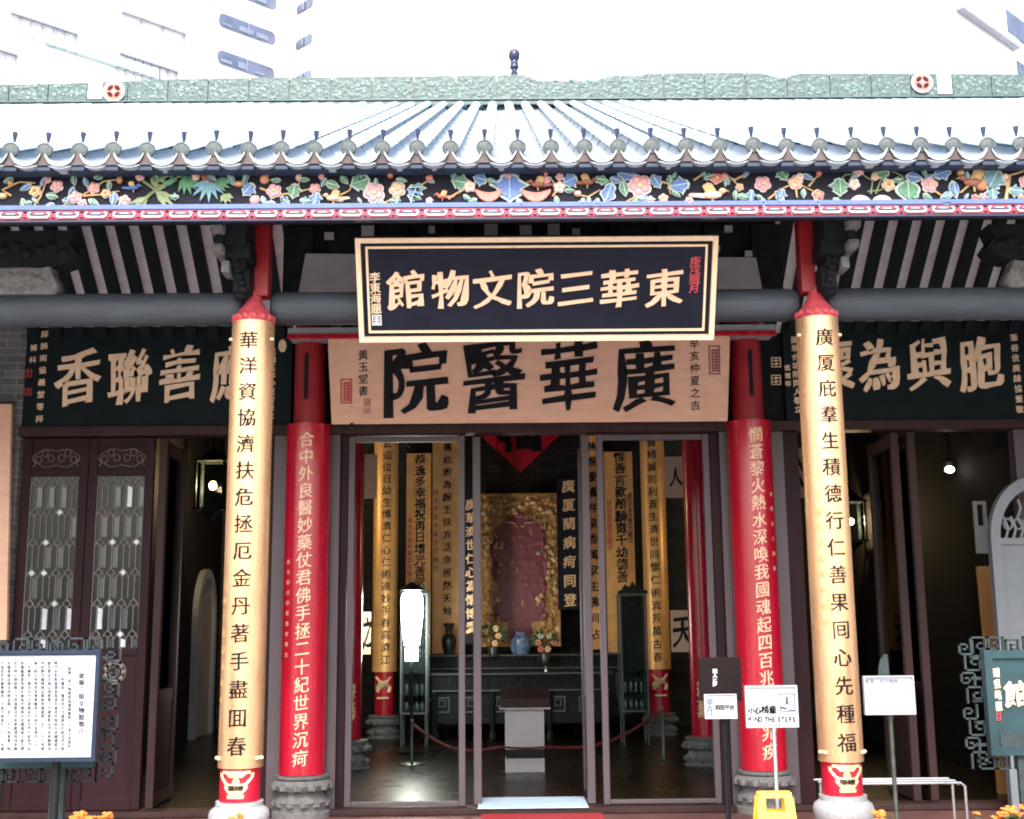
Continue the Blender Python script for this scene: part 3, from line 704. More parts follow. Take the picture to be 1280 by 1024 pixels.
def bird(px, py, s, c, flip=1):
    x, z = fpt(px, py); s *= kx; bm = NB()
    ell(bm, (x, FY-.02, z), (s*.5, .022, s*.22)); ell(bm, (x-flip*s*.5, FY-.022, z+s*.2), (s*.18, .02, s*.16))
    f = lambda u, v, d: (x+flip*u*s, FY+d, z+v*s)
    prism(bm, [(-.66, .18), (-.85, .14), (-.64, .26)], f, -.03, -.01, 1); prism(bm, [(.3, .08), (1.1, .1), (1.2, -.02), (.95, -.08), (.3, -.16)], f, -.02, 0)
    prism(bm, [(-.2, .1), (.0, .55), (.25, .62), (.5, .45), (.35, .1)], f, -.034, -.02, 1); prism(bm, [(-.05, -.15), (-.02, -.45), (.05, -.45), (.05, -.15)], f, -.02, -.008, 1)
    obj('carved_bird', bm, [c, 'tan'], fz, True)
def spray(px, py, s, c, a0, n=6, spread=150):
    x, z = fpt(px, py); bm = NB()
    for k in range(n):
        a = -R_(a0+spread*(k/(n-1)-.5)); ln = s*kx*(1-.25*abs(k/(n-1)-.5)); C, S = math.cos(a), math.sin(a)
        f = lambda u, v, d: (x+u*C-v*S, FY+d, z+u*S+v*C)
        prism(bm, [(0, -.006), (ln*.4, -.02), (ln, 0), (ln*.4, .02), (0, .006)], f, -.016-.002*k, -.001)
    obj('carved_bamboo', bm, c, fz)
# the motifs of the photograph, left to right
branch([(38, 264), (52, 246), (60, 225)]); branch([(70, 264), (95, 250), (112, 240), (130, 228), (150, 226)]); branch([(15, 246), (4, 238), (25, 228), (45, 230)]); branch([(105, 246), (130, 244), (150, 240)])
for a in ((45, 240, 8, 'yellow'), (72, 234, 8.5, 'pink'), (95, 248, 9, 'pink'), (118, 236, 8, 'pink'), (133, 243, 6.5, 'yellow'), (156, 252, 8, 'pink'), (343, 240, 10, 'pink'), (394, 237, 7.5, 'pink'), (468, 242, 14, 'pink'), (497, 238, 11, 'peach'), (587, 234, 8, 'petal_rim'), (699, 235, 8, 'petal_rim'), (799, 233, 16, 'pink'), (829, 249, 6.5, 'peach'), (924, 235, 5.5, 'peach'), (953, 231, 11, 'pink'), (994, 229, 10, 'peach'), (1022, 245, 8, 'coral'), (1067, 231, 8, 'petal_rim'), (1110, 232, 9, 'yellow'), (1161, 232, 11, 'pink'), (1218, 248, 5, 'coral'), (1281, 228, 9, 'pink'), (1072, 215, 7, 'pink'), (895, 224, 8, 'coral'), (905, 222, 6, 'orange')): flower(*a)
for a in ((33, 235, 17, 150, 'blue'), (55, 228, 15, 120, 'blue'), (30, 256, 16, 80, 'green'), (45, 252, 11, 40, 'teal'), (62, 258, 15, 160, 'blue'), (66, 246, 16, 10, 'green', .6), (93, 226, 16, 80, 'green'), (108, 229, 14, 70, 'blue'), (90, 240, 14, 120, 'blue'), (118, 254, 17, 30, 'green'), (137, 233, 14, 90, 'green'), (143, 250, 20, 95, 'blue', .55), (84, 253, 12, 20, 'green'),
          (311, 238, 22, 130, 'blue', .8, 3), (306, 228, 14, 100, 'green'), (345, 226, 14, 180, 'green'), (368, 240, 22, 100, 'green', .8, 3), (330, 252, 14, 70, 'teal'), (355, 252, 15, 80, 'blue'), (395, 250, 21, 100, 'blue', .7, 3), (405, 229, 14, 120, 'teal'), (416, 232, 20, 20, 'green', .6), (381, 225, 14, 0, 'green'), (450, 229, 28, 160, 'green', .9, 3), (470, 229, 12, 90, 'teal'), (502, 226, 15, 10, 'green'), (518, 243, 26, 110, 'blue', .7, 3), (522, 236, 24, 0, 'teal', .5, 2), (492, 252, 12, 10, 'green'), (450, 252, 10, 60, 'green'), (538, 226, 14, 30, 'green'),
          (575, 229, 24, 190, 'green', .9, 3), (600, 225, 20, 200, 'blue', .8, 3), (584, 248, 13, 40, 'green'), (637, 236, 42, 90, 'blue', 1.0, 3), (616, 228, 16, 30, 'teal'), (650, 255, 16, 60, 'teal'), (712, 227, 22, 150, 'blue', .9, 3), (712, 239, 14, 0, 'green'), (696, 252, 14, 80, 'green'), (684, 224, 12, 180, 'green'), (760, 243, 32, 110, 'blue', .6, 2), (780, 237, 22, 80, 'green', .6), (752, 226, 20, 10, 'green', .6, 2), (784, 220, 28, 15, 'blue', .6, 3), (736, 252, 12, 90, 'blue'), (820, 228, 22, 60, 'blue', .7, 3), (848, 233, 30, 170, 'blue', .7, 3), (808, 250, 24, 0, 'blue', .5, 3), (845, 243, 14, 40, 'green'), (842, 221, 12, 120, 'green'), (878, 219, 10, 150, 'green'), (907, 229, 12, 100, 'teal'), (919, 245, 14, 90, 'green'),
          (938, 246, 18, 100, 'blue', .6, 3), (975, 245, 20, 110, 'blue', .7, 3), (978, 219, 20, 60, 'green', .8, 3), (1010, 222, 16, 30, 'blue'), (1004, 243, 14, 90, 'teal'), (950, 248, 12, 40, 'green'), (932, 218, 14, 120, 'blue'), (1049, 235, 26, 90, 'green', .9, 3), (1100, 217, 24, 170, 'green', .8, 3), (1134, 240, 30, 90, 'green', 1.1, 1), (1142, 223, 24, 10, 'blue', .6), (1176, 218, 28, 160, 'blue', .6, 3), (1155, 217, 12, 70, 'green'), (1192, 238, 26, 80, 'blue', .5), (1182, 246, 18, 160, 'teal', .6), (1240, 226, 34, 120, 'teal', .9, 3), (1239, 244, 20, 90, 'teal', .8, 3), (1207, 247, 10, 120, 'blue'), (1270, 240, 22, 10, 'teal', .7, 3), (1282, 250, 14, 90, 'blue'), (1160, 224, 18, 150, 'blue')): leaf(*a)
spray(205, 232, 22, 'green', -60, 4, 80); spray(185, 248, 30, 'olive', 140, 3, 40); spray(196, 240, 34, 'olive', 40, 3, 35); spray(232, 222, 26, 'green', 70, 5, 80); spray(214, 224, 26, 'olive', 150, 3, 40); spray(262, 228, 30, 'teal', 100, 6, 120); spray(270, 228, 22, 'green', 15, 4, 60); spray(282, 244, 14, 'olive', 70, 4, 90); spray(252, 219, 20, 'rust', 20, 4, 60); spray(190, 224, 20, 'olive', 30, 3, 60)
branch([(176, 256), (195, 238), (210, 228), (228, 221)], 1.5, 'olive'); branch([(180, 226), (198, 240), (218, 258)], 1.4, 'olive')
bird(168, 236, 13, 'blue', -1); bird(417, 249, 18, 'peach', 1); bird(553, 247, 13, 'coral', 1); bird(890, 245, 26, 'peach', -1); bird(1216, 229, 28, 'rust', 1); bird(734, 229, 18, 'rust', -1); bird(672, 232, 18, 'rust', 1)
for a in ((331, 225, 6.5, 6.5, 'orange'), (319, 251, 7, 7, 'pink'), (374, 223, 4.5, 5, 'peach'), (299, 231, 6, 4, 'orange'), (150, 226, 4, 5, 'orange'), (488, 220, 4, 4, 'coral'), (537, 224, 5, 5, 'coral'), (14, 230, 4, 4, 'orange'), (1226, 232, 8, 8, 'orange'), (1200, 217, 5, 4, 'tan'), (1023, 218, 4, 4, 'coral'), (682, 218, 3, 5, 'coral'), (722, 243, 5, 4, 'peach'), (4, 246, 6, 4, 'yellow')): fruit(*a)
crescent(611, 249, 34, 15, 0); crescent(670, 249, 38, 15, 0)
melon(1075, 250, 27, 11); melon(1102, 250, 27, 11)
branch([(325, 236), (350, 244), (372, 242), (394, 236)]); branch([(372, 242), (374, 226)], .8); branch([(430, 252), (410, 251), (436, 240), (446, 226)]); branch([(445, 257), (470, 258), (490, 249), (500, 238)]); branch([(520, 238), (537, 226)]); branch([(560, 250), (572, 242), (587, 234), (600, 246)]); branch([(690, 246), (698, 236), (690, 226), (682, 220)]); branch([(720, 243), (735, 246), (750, 238)]); branch([(780, 257), (795, 246), (806, 250)]); branch([(820, 226), (835, 230), (838, 244)]); branch([(866, 226), (880, 218)]); branch([(930, 220), (918, 226), (912, 222), (924, 235)]); branch([(960, 250), (975, 238), (994, 230), (1022, 242)]); branch([(994, 236), (996, 248)]); branch([(1010, 234), (1023, 220)])
branch([(1088, 243), (1090, 226), (1072, 216)], .9, 'olive'); branch([(1094, 243), (1100, 226), (1110, 218)], .9, 'olive'); branch([(1048, 228), (1056, 218), (1072, 218)], .9, 'olive'); branch([(1132, 232), (1128, 222), (1115, 216)], .9, 'olive'); branch([(1084, 240), (1098, 239), (1110, 234)], .8, 'olive')
branch([(1161, 236), (1176, 246), (1190, 244)]); branch([(1256, 252), (1259, 236), (1256, 224), (1248, 216)], 1.6); branch([(1259, 236), (1262, 220), (1280, 214)], 1.3); branch([(1210, 232), (1200, 242), (1194, 240)])
rf = random.Random(21)
for px in range(12, 1280, 23):
    py = rf.choice((222, 226, 247, 252, 255)); q = px+rf.uniform(-5, 5)
    if 595 < q < 690 and py > 240 or 1060 < q < 1116 and py > 240: continue
    if rf.random() < .3: flower(q, py, rf.uniform(4, 6), rf.choice(('pink', 'petal_rim', 'pink', 'peach')))
    else: leaf(q, py, rf.uniform(12, 17), rf.uniform(0, 180), rf.choice(('blue', 'green', 'teal', 'green')), .6, rf.choice((1, 3)))
for px in (-95, -40, 1330, 1385, -150, 1440):   # beyond the frame the carving goes on
    flower(px, 238, 10, 'pink'); leaf(px+18, 232, 20, 20, 'blue', .7, 3); leaf(px-16, 244, 20, 150, 'green', .7, 3); branch([(px-25, 255), (px, 240), (px+25, 228)])

# ================================================================== PLAQUES AND COUPLETS ON THE PORCH
def frame_of(P00, P10, P01):
    """tilted board: origin corner, its right and upper corners -> flat mapping in metres"""
    U = (P10-P00); V = (P01-P00); u = U.normalized(); v = (V - u*V.dot(u)).normalized(); return flat(P00, u, v, u.cross(v)), U.length, V.length
# black plaque with seven gold characters, leaning forward over the beam
b0, b1, t0_ = at(452, 427, -.06), at(887, 423, -.06), at(440, 297, -.42)
zb = (b0.z+b1.z)/2; zt = at(668, 295.5, -.42).z; wb = 2.64
B0 = Vector((-1.315, -.06, zb)); fn, w_, h_ = frame_of(B0, B0+Vector((wb, 0, 0)), Vector((-1.315, -.42, zt)))
bp = thing('name_plaque', 'black lacquer plaque with seven gold characters hung leaning forward above the middle doorway', 'plaque', (0, -.06, zb))
bm = NB(); prism(bm, [(.0, .0), (w_, 0), (w_, h_), (0, h_)], fn, -.06, 0); obj('board', bm, 'black_board', bp)
bm = NB()
def rectframe(bm, fn, x0, x1, y0, y1, t, d0, d1, mi=0):
    for a, b, c, d in ((x0, x1, y0, y0+t), (x0, x1, y1-t, y1), (x0, x0+t, y0+t, y1-t), (x1-t, x1, y0+t, y1-t)):
        prism(bm, [(a, c), (b, c), (b, d), (a, d)], fn, d0, d1, mi)
rectframe(bm, fn, 0, w_, 0, h_, .036, .001, .04); obj('outer_frame', bm, 'cream_gold', bp)
bm = NB(); rectframe(bm, fn, .07, w_-.07, .065, h_-.065, .016, .001, .016); obj('inner_frame', bm, 'cream_gold', bp)
# the plaque's own pixel -> (u, v)
_U = fn(1, 0, 0)-fn(0, 0, 0); _V = fn(0, 1, 0)-fn(0, 0, 0); _N = _U.cross(_V)
def puv(px, py): p = atplane(px, py, fn(0, 0, 0), _N)-fn(0, 0, 0); return p.dot(_U), p.dot(_V)
M['pale_peach'] = mat('peach gold letters', (.86, .55, .36), .5, .1, .08, 10)
it = []
for ch, px, py in zip('館物文院三華東', (508, 563, 615, 668, 720, 774, 830), (363, 362, 362, 361, 361, 361, 360)):
    u, v = puv(px, py); it.append((ch, u, v, .292, .295))
write('plaque_lettering', it, fn, 'pale_peach', bp, .032, .012, .12, .03, .012)
u, v0 = puv(468.5, 347); u1, v1 = puv(470, 386); write('signature', column_text('李東海題', u, v0, v1, .082), fn, 'cream_gold', bp, .022, .016)
u, v0 = puv(869, 327); u1, v1 = puv(867, 360); write('date_column', column_text('庚戌臘月', u, v0, v1, .082), fn, 'seal_red', bp, .02, .015)
u, v = puv(471, 400); bm = NB(); rectframe(bm, fn, u-.035, u+.035, v-.04, v+.04, .008, .002, .006)
for i in range(3): prism(bm, [(u-.022, v-.026+.02*i), (u+.022, v-.026+.02*i), (u+.022, v-.016+.02*i), (u-.022, v-.016+.02*i)], fn, .002, .006)
prism(bm, [(u-.005, v-.03), (u+.005, v-.03), (u+.005, v+.03), (u-.005, v+.03)], fn, .002, .005); obj('seal_mark', bm, 'white', bp)
for x in (.12, w_-.12):
    bm = NB(); p = fn(x, h_, -.03); q = Vector((p.x, .1, 4.22)); tube(bm, [p, q], .012, 6); obj('hanger_rod', bm, 'black_metal', bp)

# pale wooden plaque with four black characters on the inner columns
wp = thing('wood_plaque', 'pale weathered wooden plaque with four big black characters below the black plaque', 'plaque', (0, 2.5, 3.6))
B0 = Vector((-1.89, 2.52, 3.605)); fn, w_, h_ = frame_of(B0, Vector((1.9, 2.52, 3.605)), Vector((-1.95, 2.40, 4.42)))
fn = flat(B0, (1, 0, 0), Vector((0, -.12, .815)).normalized(), Vector((0, -.815, -.12)).normalized()); w_, h_ = 3.79, .82
bm = NB(); prism(bm, [(0, 0), (w_, 0), (w_+.035, h_), (-.035, h_)], fn, -.045, 0); bmesh.ops.bevel(bm, geom=bm.edges[:], offset=.006, segments=2, affect='EDGES'); obj('board', bm, 'wood_plaque', wp)
_U = Vector((1, 0, 0)); _V = fn(0, 1, 0)-fn(0, 0, 0); _N = fn(0, 0, 1)-fn(0, 0, 0)
it = []
for ch, px, py, a, b in (('院', 518, 476, .66, .72), ('醫', 616, 472, .62, .74), ('華', 711, 472, .57, .72), ('廣', 805, 471, .63, .70)):
    u, v = puv(px, py); it.append((ch, u, v, a, b))
write('plaque_lettering', it, fn, 'ink', wp, .034, .01, .1, .034, .006)
u, v0 = puv(452, 444); _, v1 = puv(457, 489); write('signature', column_text('黃玉堂書', u+.015, v0, v1, .1), fn, 'ink', wp, .014, .01)
u, v0 = puv(868, 430); _, v1 = puv(866, 507); write('date_column', column_text('辛亥仲夏之吉', u, v0, v1, .1), fn, 'ink', wp, .014, .01)
def useal(px, py, a, b, mt, nm, par):
    u, v = puv(px, py); t = min(a, b)*.12; bm = NB(); rectframe(bm, fn, u-a/2, u+a/2, v-b/2, v+b/2, t, .001, .004)
    n = max(2, round(b/a*3))
    for i in range(n):
        y = v-b/2+2*t+(b-4*t)*i/n; s_ = .16 if i % 2 else -.1
        prism(bm, [(u-a*.32, y), (u+a*(.3+s_*.2), y), (u+a*(.3+s_*.2), y+t), (u-a*.32, y+t)], fn, .001, .004)
    for x in (-.2, .04, .22): prism(bm, [(u+a*x, v-b*.4), (u+a*x+t, v-b*.4), (u+a*x+t, v+b*.38), (u+a*x, v+b*.38)], fn, .001, .0035)
    obj(nm, bm, mt, par)
useal(433, 489, .11, .24, 'seal_red', 'seal_mark', wp); useal(459, 503, .07, .07, 'seal_faded', 'seal_mark', wp); useal(459, 513, .07, .05, 'seal_faded', 'seal_mark', wp); useal(893, 450, .11, .28, 'plum', 'seal_mark', wp)
for px in (440, 665, 895):
    bm = NB(); p = at(px, 533, 2.5); box(bm, p.x-.015, p.x+.015, 2.48, 2.52, p.z-.02, p.z+.03, .003); obj('clip', bm, 'black_metal', wp)
lg = thing('plaque_ledge', 'long grey ledge with a red lower edge above the pale wooden plaque', 'ledge', (0, 2.4, 4.38))
bm = NB(); box(bm, -2.29, 2.35, 2.29, 2.6, 4.415, 4.5, .006); obj('ledge_board', bm, 'panel_grey', lg)
bm = NB(); box(bm, -2.29, 2.35, 2.262, 2.287, 4.385, 4.43, .004); obj('red_edge', bm, 'red', lg)

# dark boards of the side bays
def side_board(name, label, x0, x1, big, cols, seals=()):
    Y = 2.74; t = thing(name, label, 'signboard', ((x0+x1)/2, Y, 3.64)); f = front(Y)
    bm = NB(); box(bm, x0, x1, Y, Y+.08, 3.64, 4.66, .006); obj('board', bm, 'green_black', t)
    write('board_lettering', px_items(big, Y), f, 'cream_gold', t, .034, .016, .12, .034, .012)
    for s, px, py0, py1, sz in cols:
        p, q = at(px, py0, Y), at(px, py1, Y); write('small_column', column_text(s, p.x, p.z, q.z, sz), f, 'cream_gold', t, .024, .018)
    for px, py, a, mt in seals: seal('seal_mark', px, py, a, a*1.05, Y, mt, t)
    return t
lb = side_board('inscribed_board', 'long dark board with gold characters over the leaded doors of the left bay', -4.93, -2.32,
    [('香', 98, 473, 56, 74), ('聯', 162, 472, 53, 73), ('善', 225, 469, 53, 74), ('應', 289, 468, 52, 72)],
    [('蘇錦南協義堂等拜', 56, 418, 524, .075), ('地補科', 43, 420, 450, .07), ('民國五年仲夏吉旦立', 341, 440, 520, .07)], [(35, 467, 10, 'seal_red'), (35, 490, 9, 'seal_red')])
p = at(353, 432, 2.72); bm = NB(); lathe(bm, 0, 0, [(.05, 0), (.05, .012), (.036, .02), (.02, .014)], 20)
for v in bm.verts: v.co = Vector((p.x+v.co.x*.8, 2.735-v.co.z, p.z+v.co.y*1.3))
obj('boss', bm, 'cream_gold', lb, True)
rb = side_board('inscribed_board', 'long dark board with gold characters over the open right bay', 2.52, 4.93,
    [('懷', 1040, 459, 54, 72), ('為', 1099, 458, 52, 70), ('與', 1160, 456, 57, 70), ('胞', 1225, 456, 57, 70)],
    [('闔華合坊院同人敬立', 993, 425, 512, .075), ('值理等', 984, 460, 480, .06), ('闔華善信廣總協董敬', 1266, 410, 512, .08)],
    [(970, 453, 12, 'cream_gold'), (970, 475, 12, 'cream_gold'), (987, 408, 8, 'cream_gold')])

# couplets on the columns
def arc_board(bm, cx, cy, r, z0, z1, half, th=.012, seg=40):
    o = []; 
    pl = [(math.sin(-half+2*half*k/seg), -math.cos(-half+2*half*k/seg)) for k in range(seg+1)]
    a = [[bm.verts.new((cx+x*rr, cy+y*rr, z)) for x, y in pl] for rr, z in ((r, z0), (r, z1), (r-th, z1), (r-th, z0))]
    for i in range(4):
        p, q = a[i], a[(i+1) % 4]
        for k in range(seg): bm.faces.new((p[k], p[k+1], q[k+1], q[k]))
    bm.faces.new([a[i][0] for i in range(4)]); bm.faces.new([a[i][-1] for i in range(4)][::-1])
ZT, ZB = 3.95, .735
for s, txt, lab in ((-1, '華洋資協濟扶危拯厄金丹著手盡囬春', 'gold lacquer couplet board with fifteen black characters wrapped round the left front column'),
                    (1, '廣厦庇羣生積德行仁善果囘心先種福', 'gold lacquer couplet board with fifteen black characters wrapped round the right front column')):
    cx = s*2.125; t = thing('couplet_board', lab, 'couplet', (cx, 0, ZB), 'gold couplet boards on the front columns')
    bm = NB(); arc_board(bm, cx, 0, .158, ZB, ZT, 1.65); obj('board', bm, 'gold_board', t, True)
    zs = {-1: (3.79, .885), 1: (3.78, .87)}[s]
    write('couplet_lettering', column_text(txt, (.0 if s < 0 else .012), zs[0], zs[1], .138, .138), wrap(cx, 0, .158), 'ink', t, .02, .004, .03, .02, .002, 6, .0015)
    small = '東華三院同人敬撰' if s < 0 else '民國年立董事等敬題'
    write('small_column', column_text(small, -.15 if s < 0 else -.1, 2.6 if s > 0 else 2.0, 1.7 if s > 0 else 1.2, .05), wrap(cx, 0, .158), 'tan', t, .005, .004, .05, .01, .001, 3, .0015)
    for z in (3.82, .80):
        for a in (-1.25, 1.25, -.95, .95) if z < 1 else (-1.2, 1.2):
            bm = NB(); ell(bm, (cx+.164*math.sin(a), -.164*math.cos(a), z), (.016, .016, .014)); obj('pin', bm, 'cream_gold', t, True)
    # gold lotus below the board, on the red shaft
    lt = NB(); f = wrap(cx, 0, .1435)
    for sx in (-1, 1):
        pl = [(sx*u, v) for u, v in ((0, .0), (.055, .0), (.06, .02), (.045, .03), (.065, .05), (.085, .075), (.075, .09), (.105, .12), (.125, .145), (.13, .17), (.1, .165), (.1, .185), (.075, .17), (.055, .15), (.04, .14), (.025, .15), (.0, .145))]
        for a, b in zip(pl, pl[1:]):
            prism(lt, [(0 if abs(a[0]) < .001 else a[0], a[1]), b, (0, b[1]), (0, a[1])] if abs(a[0]) > .001 and abs(b[0]) > .001 else [(a[0], a[1]), b, (0, (a[1]+b[1])/2+.001)], lambda u, v, d: f(u, ZB-.2+v, d), .001, .006)
    lo = obj('lotus_ornament', lt, 'gold_leaf', t)
    write('lotus_lettering', [('福', -.035, ZB-.13, .04, .04), ('緣', .0, ZB-.13, .04, .04), ('善', .035, ZB-.13, .04, .04)], f, 'ink', t, .005, .005, .05, .01, .001, 3, .0075)
RT1, RB1 = 3.615, .378
for s, txt, u0, z0, z1, lab in ((-1, '合中外良醫妙藥仗君佛手拯二十紀世界沉疴', .015, 3.45, .53, 'red lacquer couplet board with gold characters wrapped round the left doorway column'),
                        (1, '憫蒼黎火熱水深喚我國魂起四百兆同胞兆疾', .02, 3.46, .55, 'red lacquer couplet board with gold characters wrapped round the right doorway column')):
    cx = s*2.128; cy = 2.66; t = thing('couplet_board', lab, 'couplet', (cx, cy, RB1), 'red couplet boards on the doorway columns')
    bm = NB(); arc_board(bm, cx, cy, .212, RB1, RT1, 1.75, .05); obj('board', bm, 'red', t, True)
    write('couplet_lettering', column_text(txt, u0, z0, z1, .145, .155), wrap(cx, cy, .212), 'cream_gold', t, .008, .0, .12, .03, .003, 6, .0015)
    sm = ('歲次庚戌仲夏重修敬立', -.15, 2.3, 1.45) if s < 0 else ('東華善士同敬', .17, 2.9, 2.2)
    write('small_column', column_text(sm[0], sm[1], sm[2], sm[3], .045), wrap(cx, cy, .212), 'gold_leaf', t, .008, .006, .05, .01, .001, 3, .0015)
# tan board at the left edge of the picture, on the brick wall
t = thing('wall_board', 'plain tan wooden board hung on the brick wall at the left edge of the porch', 'board', (-5.3, 2.6, 1.6))
p = at(14, 505, 2.6); q = at(8, 800, 2.6); bm = NB(); prism(bm, [(p.x, p.z), (q.x, q.z), (q.x-.4, q.z), (p.x-.4, p.z)], XZ(2.6), 0, .05); obj('board', bm, 'wood_plaque', t)
bm = NB(); prism(bm, [(p.x+.02, p.z+.02), (p.x-.4, p.z+.02), (p.x-.4, p.z-.0), (p.x, p.z-.0)], XZ(2.59), 0, .07); obj('top_rail', bm, 'brown_wood', t)

# ================================================================== THINGS ON THE PORCH AND IN FRONT OF IT
def pole_base(bm, x, y, z0, z1, r=.014, br=.15):
    lathe(bm, x, y, [(br, z0), (br, z0+.012), (br*.85, z0+.022), (r*1.6, z0+.035), (r, z0+.06), (r, z1)], 20)
def card_sign(name, label, cat, px0, py0, px1, py1, Y, z0, frame_m, pole_m, ppx, fw=.012, tilt=0):
    a, b = at(px0, py0, Y), at(px1, py1, Y); t = thing(name, label, cat, ((a.x+b.x)/2, Y, z0))
    bm = NB(); rectframe(bm, front(Y), a.x, b.x, b.z, a.z, fw, 0, .022); box(bm, a.x, b.x, Y+.001, Y+.012, b.z, a.z); obj('sign_frame', bm, frame_m, t)
    bm = NB(); box(bm, a.x+fw, b.x-fw, Y-.006, Y-.001, b.z+fw, a.z-fw); obj('sign_card', bm, 'white_gloss', t)
    p = at(ppx, (py0+py1)/2, Y); bm = NB(); pole_base(bm, p.x, Y+.03, z0, b.z+.02); lathe(bm, p.x, Y+.03, [(.02, b.z-.03), (.022, b.z-.005), (.016, b.z+.01)], 12); obj('sign_pole', bm, pole_m, t, True)
    return t, a, b
t, a, b = card_sign('warning_sign', 'white sign reading MIND THE STEPS on a steel pole behind the yellow board', 'sign', 930, 857, 998, 909, -.8, 0, 'steel', 'steel', 967)
Y = -.808; f = front(Y)
write('chinese_lettering', px_items([('小', 939, 888, 8, 9), ('心', 947, 888, 8, 9), ('梯', 956, 887, 9.5, 11), ('級', 966, 887, 9.5, 11)], Y), f, 'ink', t, .045, .035, 0, 0)
lt_ = [('MIND', 943.5), ('THE', 962.3), ('STEPS', 983)]
it = []
for wd, cxp in lt_:
    n = len(wd)
    for i, ch in enumerate(wd): it.append((ch, cxp+(i-(n-1)/2)*4.6+(.5 if ch in 'I' else 0), 899, 6.8, 8.5))
write('english_lettering', px_items(it, Y), f, 'ink', t, .03, .03, 0, 0)
p, q = at(974, 867, Y), at(994, 889, Y); bm = NB(); rectframe(bm, f, p.x, q.x, q.z, p.z, .004, .001, .003)
cx, cz = (p.x+q.x)/2, (p.z+q.z)/2
ell(bm, (cx-.002, Y-.003, cz+.03), (.007, .002, .007)); prism(bm, [(cx-.008, cz+.022), (cx+.006, cz+.022), (cx+.004, cz), (cx+.014, cz-.016), (cx+.008, cz-.018), (cx-.002, cz-.004), (cx-.010, cz-.018), (cx-.016, cz-.016), (cx-.008, cz)], f, .001, .003)
prism(bm, [(p.x+.004, q.z+.03), (p.x+.03, q.z+.026), (p.x+.05, q.z+.012), (q.x-.004, q.z+.006), (q.x-.004, q.z+.002), (p.x+.004, q.z+.02)], f, .001, .003); obj('step_pictogram', bm, 'navy', t)
t, a, b = card_sign('notice_sign', 'white blank looking notice in a grey frame on a dark pole before the right bay', 'sign', 1078, 845, 1144, 893, -.8, 0, 'panel_grey', 'bronze', 1113, .01)
write('notice_line', px_items([(c, 1084+6*i, 852, 6, 6) for i, c in enumerate('東華三院文物館')], -.808), front(-.808), 'ink_grey', t, .01, .008, 0, 0)
p = at(1105, 846, -.77); bm = NB(); prism(bm, [(p.x-.035, p.z), (p.x+.035, p.z), (p.x+.03, p.z+.145), (p.x+.012, p.z+.142), (p.x-.015, p.z+.11), (p.x-.03, p.z+.06)], XZ(-.775), 0, .02); obj('leaflet_holder', bm, 'fret', t)
t, a, b = card_sign('small_sign', 'small white sign on a black pole below the dark wooden sign', 'sign', 880, 868, 921, 898, 1.0, 0, 'white', 'black_metal', 905, .004)
write('sign_lettering', px_items([(c, 897+6*i, 884, 6.5, 7) for i, c in enumerate('前往平台')], .99), front(.99), 'ink', t, .03, .025, 0, 0)
write('side_lettering', px_items([('出', 887, 876, 8, 8), ('入', 887, 884, 8, 8), ('口', 887, 891, 8, 8)], .99), front(.99), 'blue_ink', t, .03, .02, 0, 0)
# dark wooden sign just behind it
Y = 1.25; a, b = at(873, 822, Y), at(928, 876, Y); t = thing('wooden_sign', 'dark brown wooden sign with small white characters before the right doorway column', 'sign', (a.x, Y, 0))
bm = NB(); box(bm, a.x, b.x, Y, Y+.03, b.z, a.z, .006); obj('board', bm, 'dark_sign', t)
for x in (at(906, 840, Y).x,): bm = NB(); box(bm, x-.012, x+.012, Y+.03, Y+.05, 0, a.z-.05, .003); obj('stand', bm, 'black_metal', t)
write('sign_lettering', px_items([(c, 893.5, 839+5.4*i, 6.5, 6) for i, c in enumerate('遊人止步')], Y), front(Y), 'white', t, .02, .02, 0, 0)
# yellow caution A-board
x0, x1 = at(945, 992, -.95).x, at(989, 992, -.95).x; zt = at(967, 990, -.95).z; xm = (x0+x1)/2; hw = (x1-x0)/2
t = thing('caution_board', 'yellow plastic folding caution board with a hand slot in its top', 'caution board', (xm, -.95, 0))
for sgn, nm in ((-1, 'front_panel'), (1, 'back_panel')):
    f = lambda u, v, d, sg=sgn: Vector((xm+u, -.95+sg*(.03+.16*(zt-v)/zt)+sg*d, v)); bm = NB()
    def quad(x0_, x1_, y0_, y1_): prism(bm, [(x0_*(1+.35*(zt-y0_)/zt), y0_), (x1_*(1+.35*(zt-y0_)/zt), y0_), (x1_*(1+.35*(zt-y1_)/zt), y1_), (x0_*(1+.35*(zt-y1_)/zt), y1_)], f, -.008, .008)
    quad(-hw, -hw*.55, zt-.11, zt-.03); quad(hw*.5, hw, zt-.11, zt-.03); quad(-hw*.93, hw*.93, zt-.0299, zt); quad(-hw, hw, zt-.55, zt-.1101); quad(-hw, -hw*.4, .0, zt-.5501); quad(hw*.4, hw, .0, zt-.5501)
    pn = obj(nm, bm, 'yellow_plastic', t)
bm = NB(); tube(bm, [(xm-hw*.9, -.95, zt-.008), (xm+hw*.9, -.95, zt-.008)], .014, 8); obj('hinge', bm, 'yellow_plastic', t, True)
write('caution_lettering', [(c, xm-.035+.036*i, zt-.2, .05, .05) for i, c in enumerate('小心')] , lambda u, v, d: Vector((u, -.95-.038-.16*(zt-v)/zt-d, v)), 'red', t, .02, .02, 0, 0)
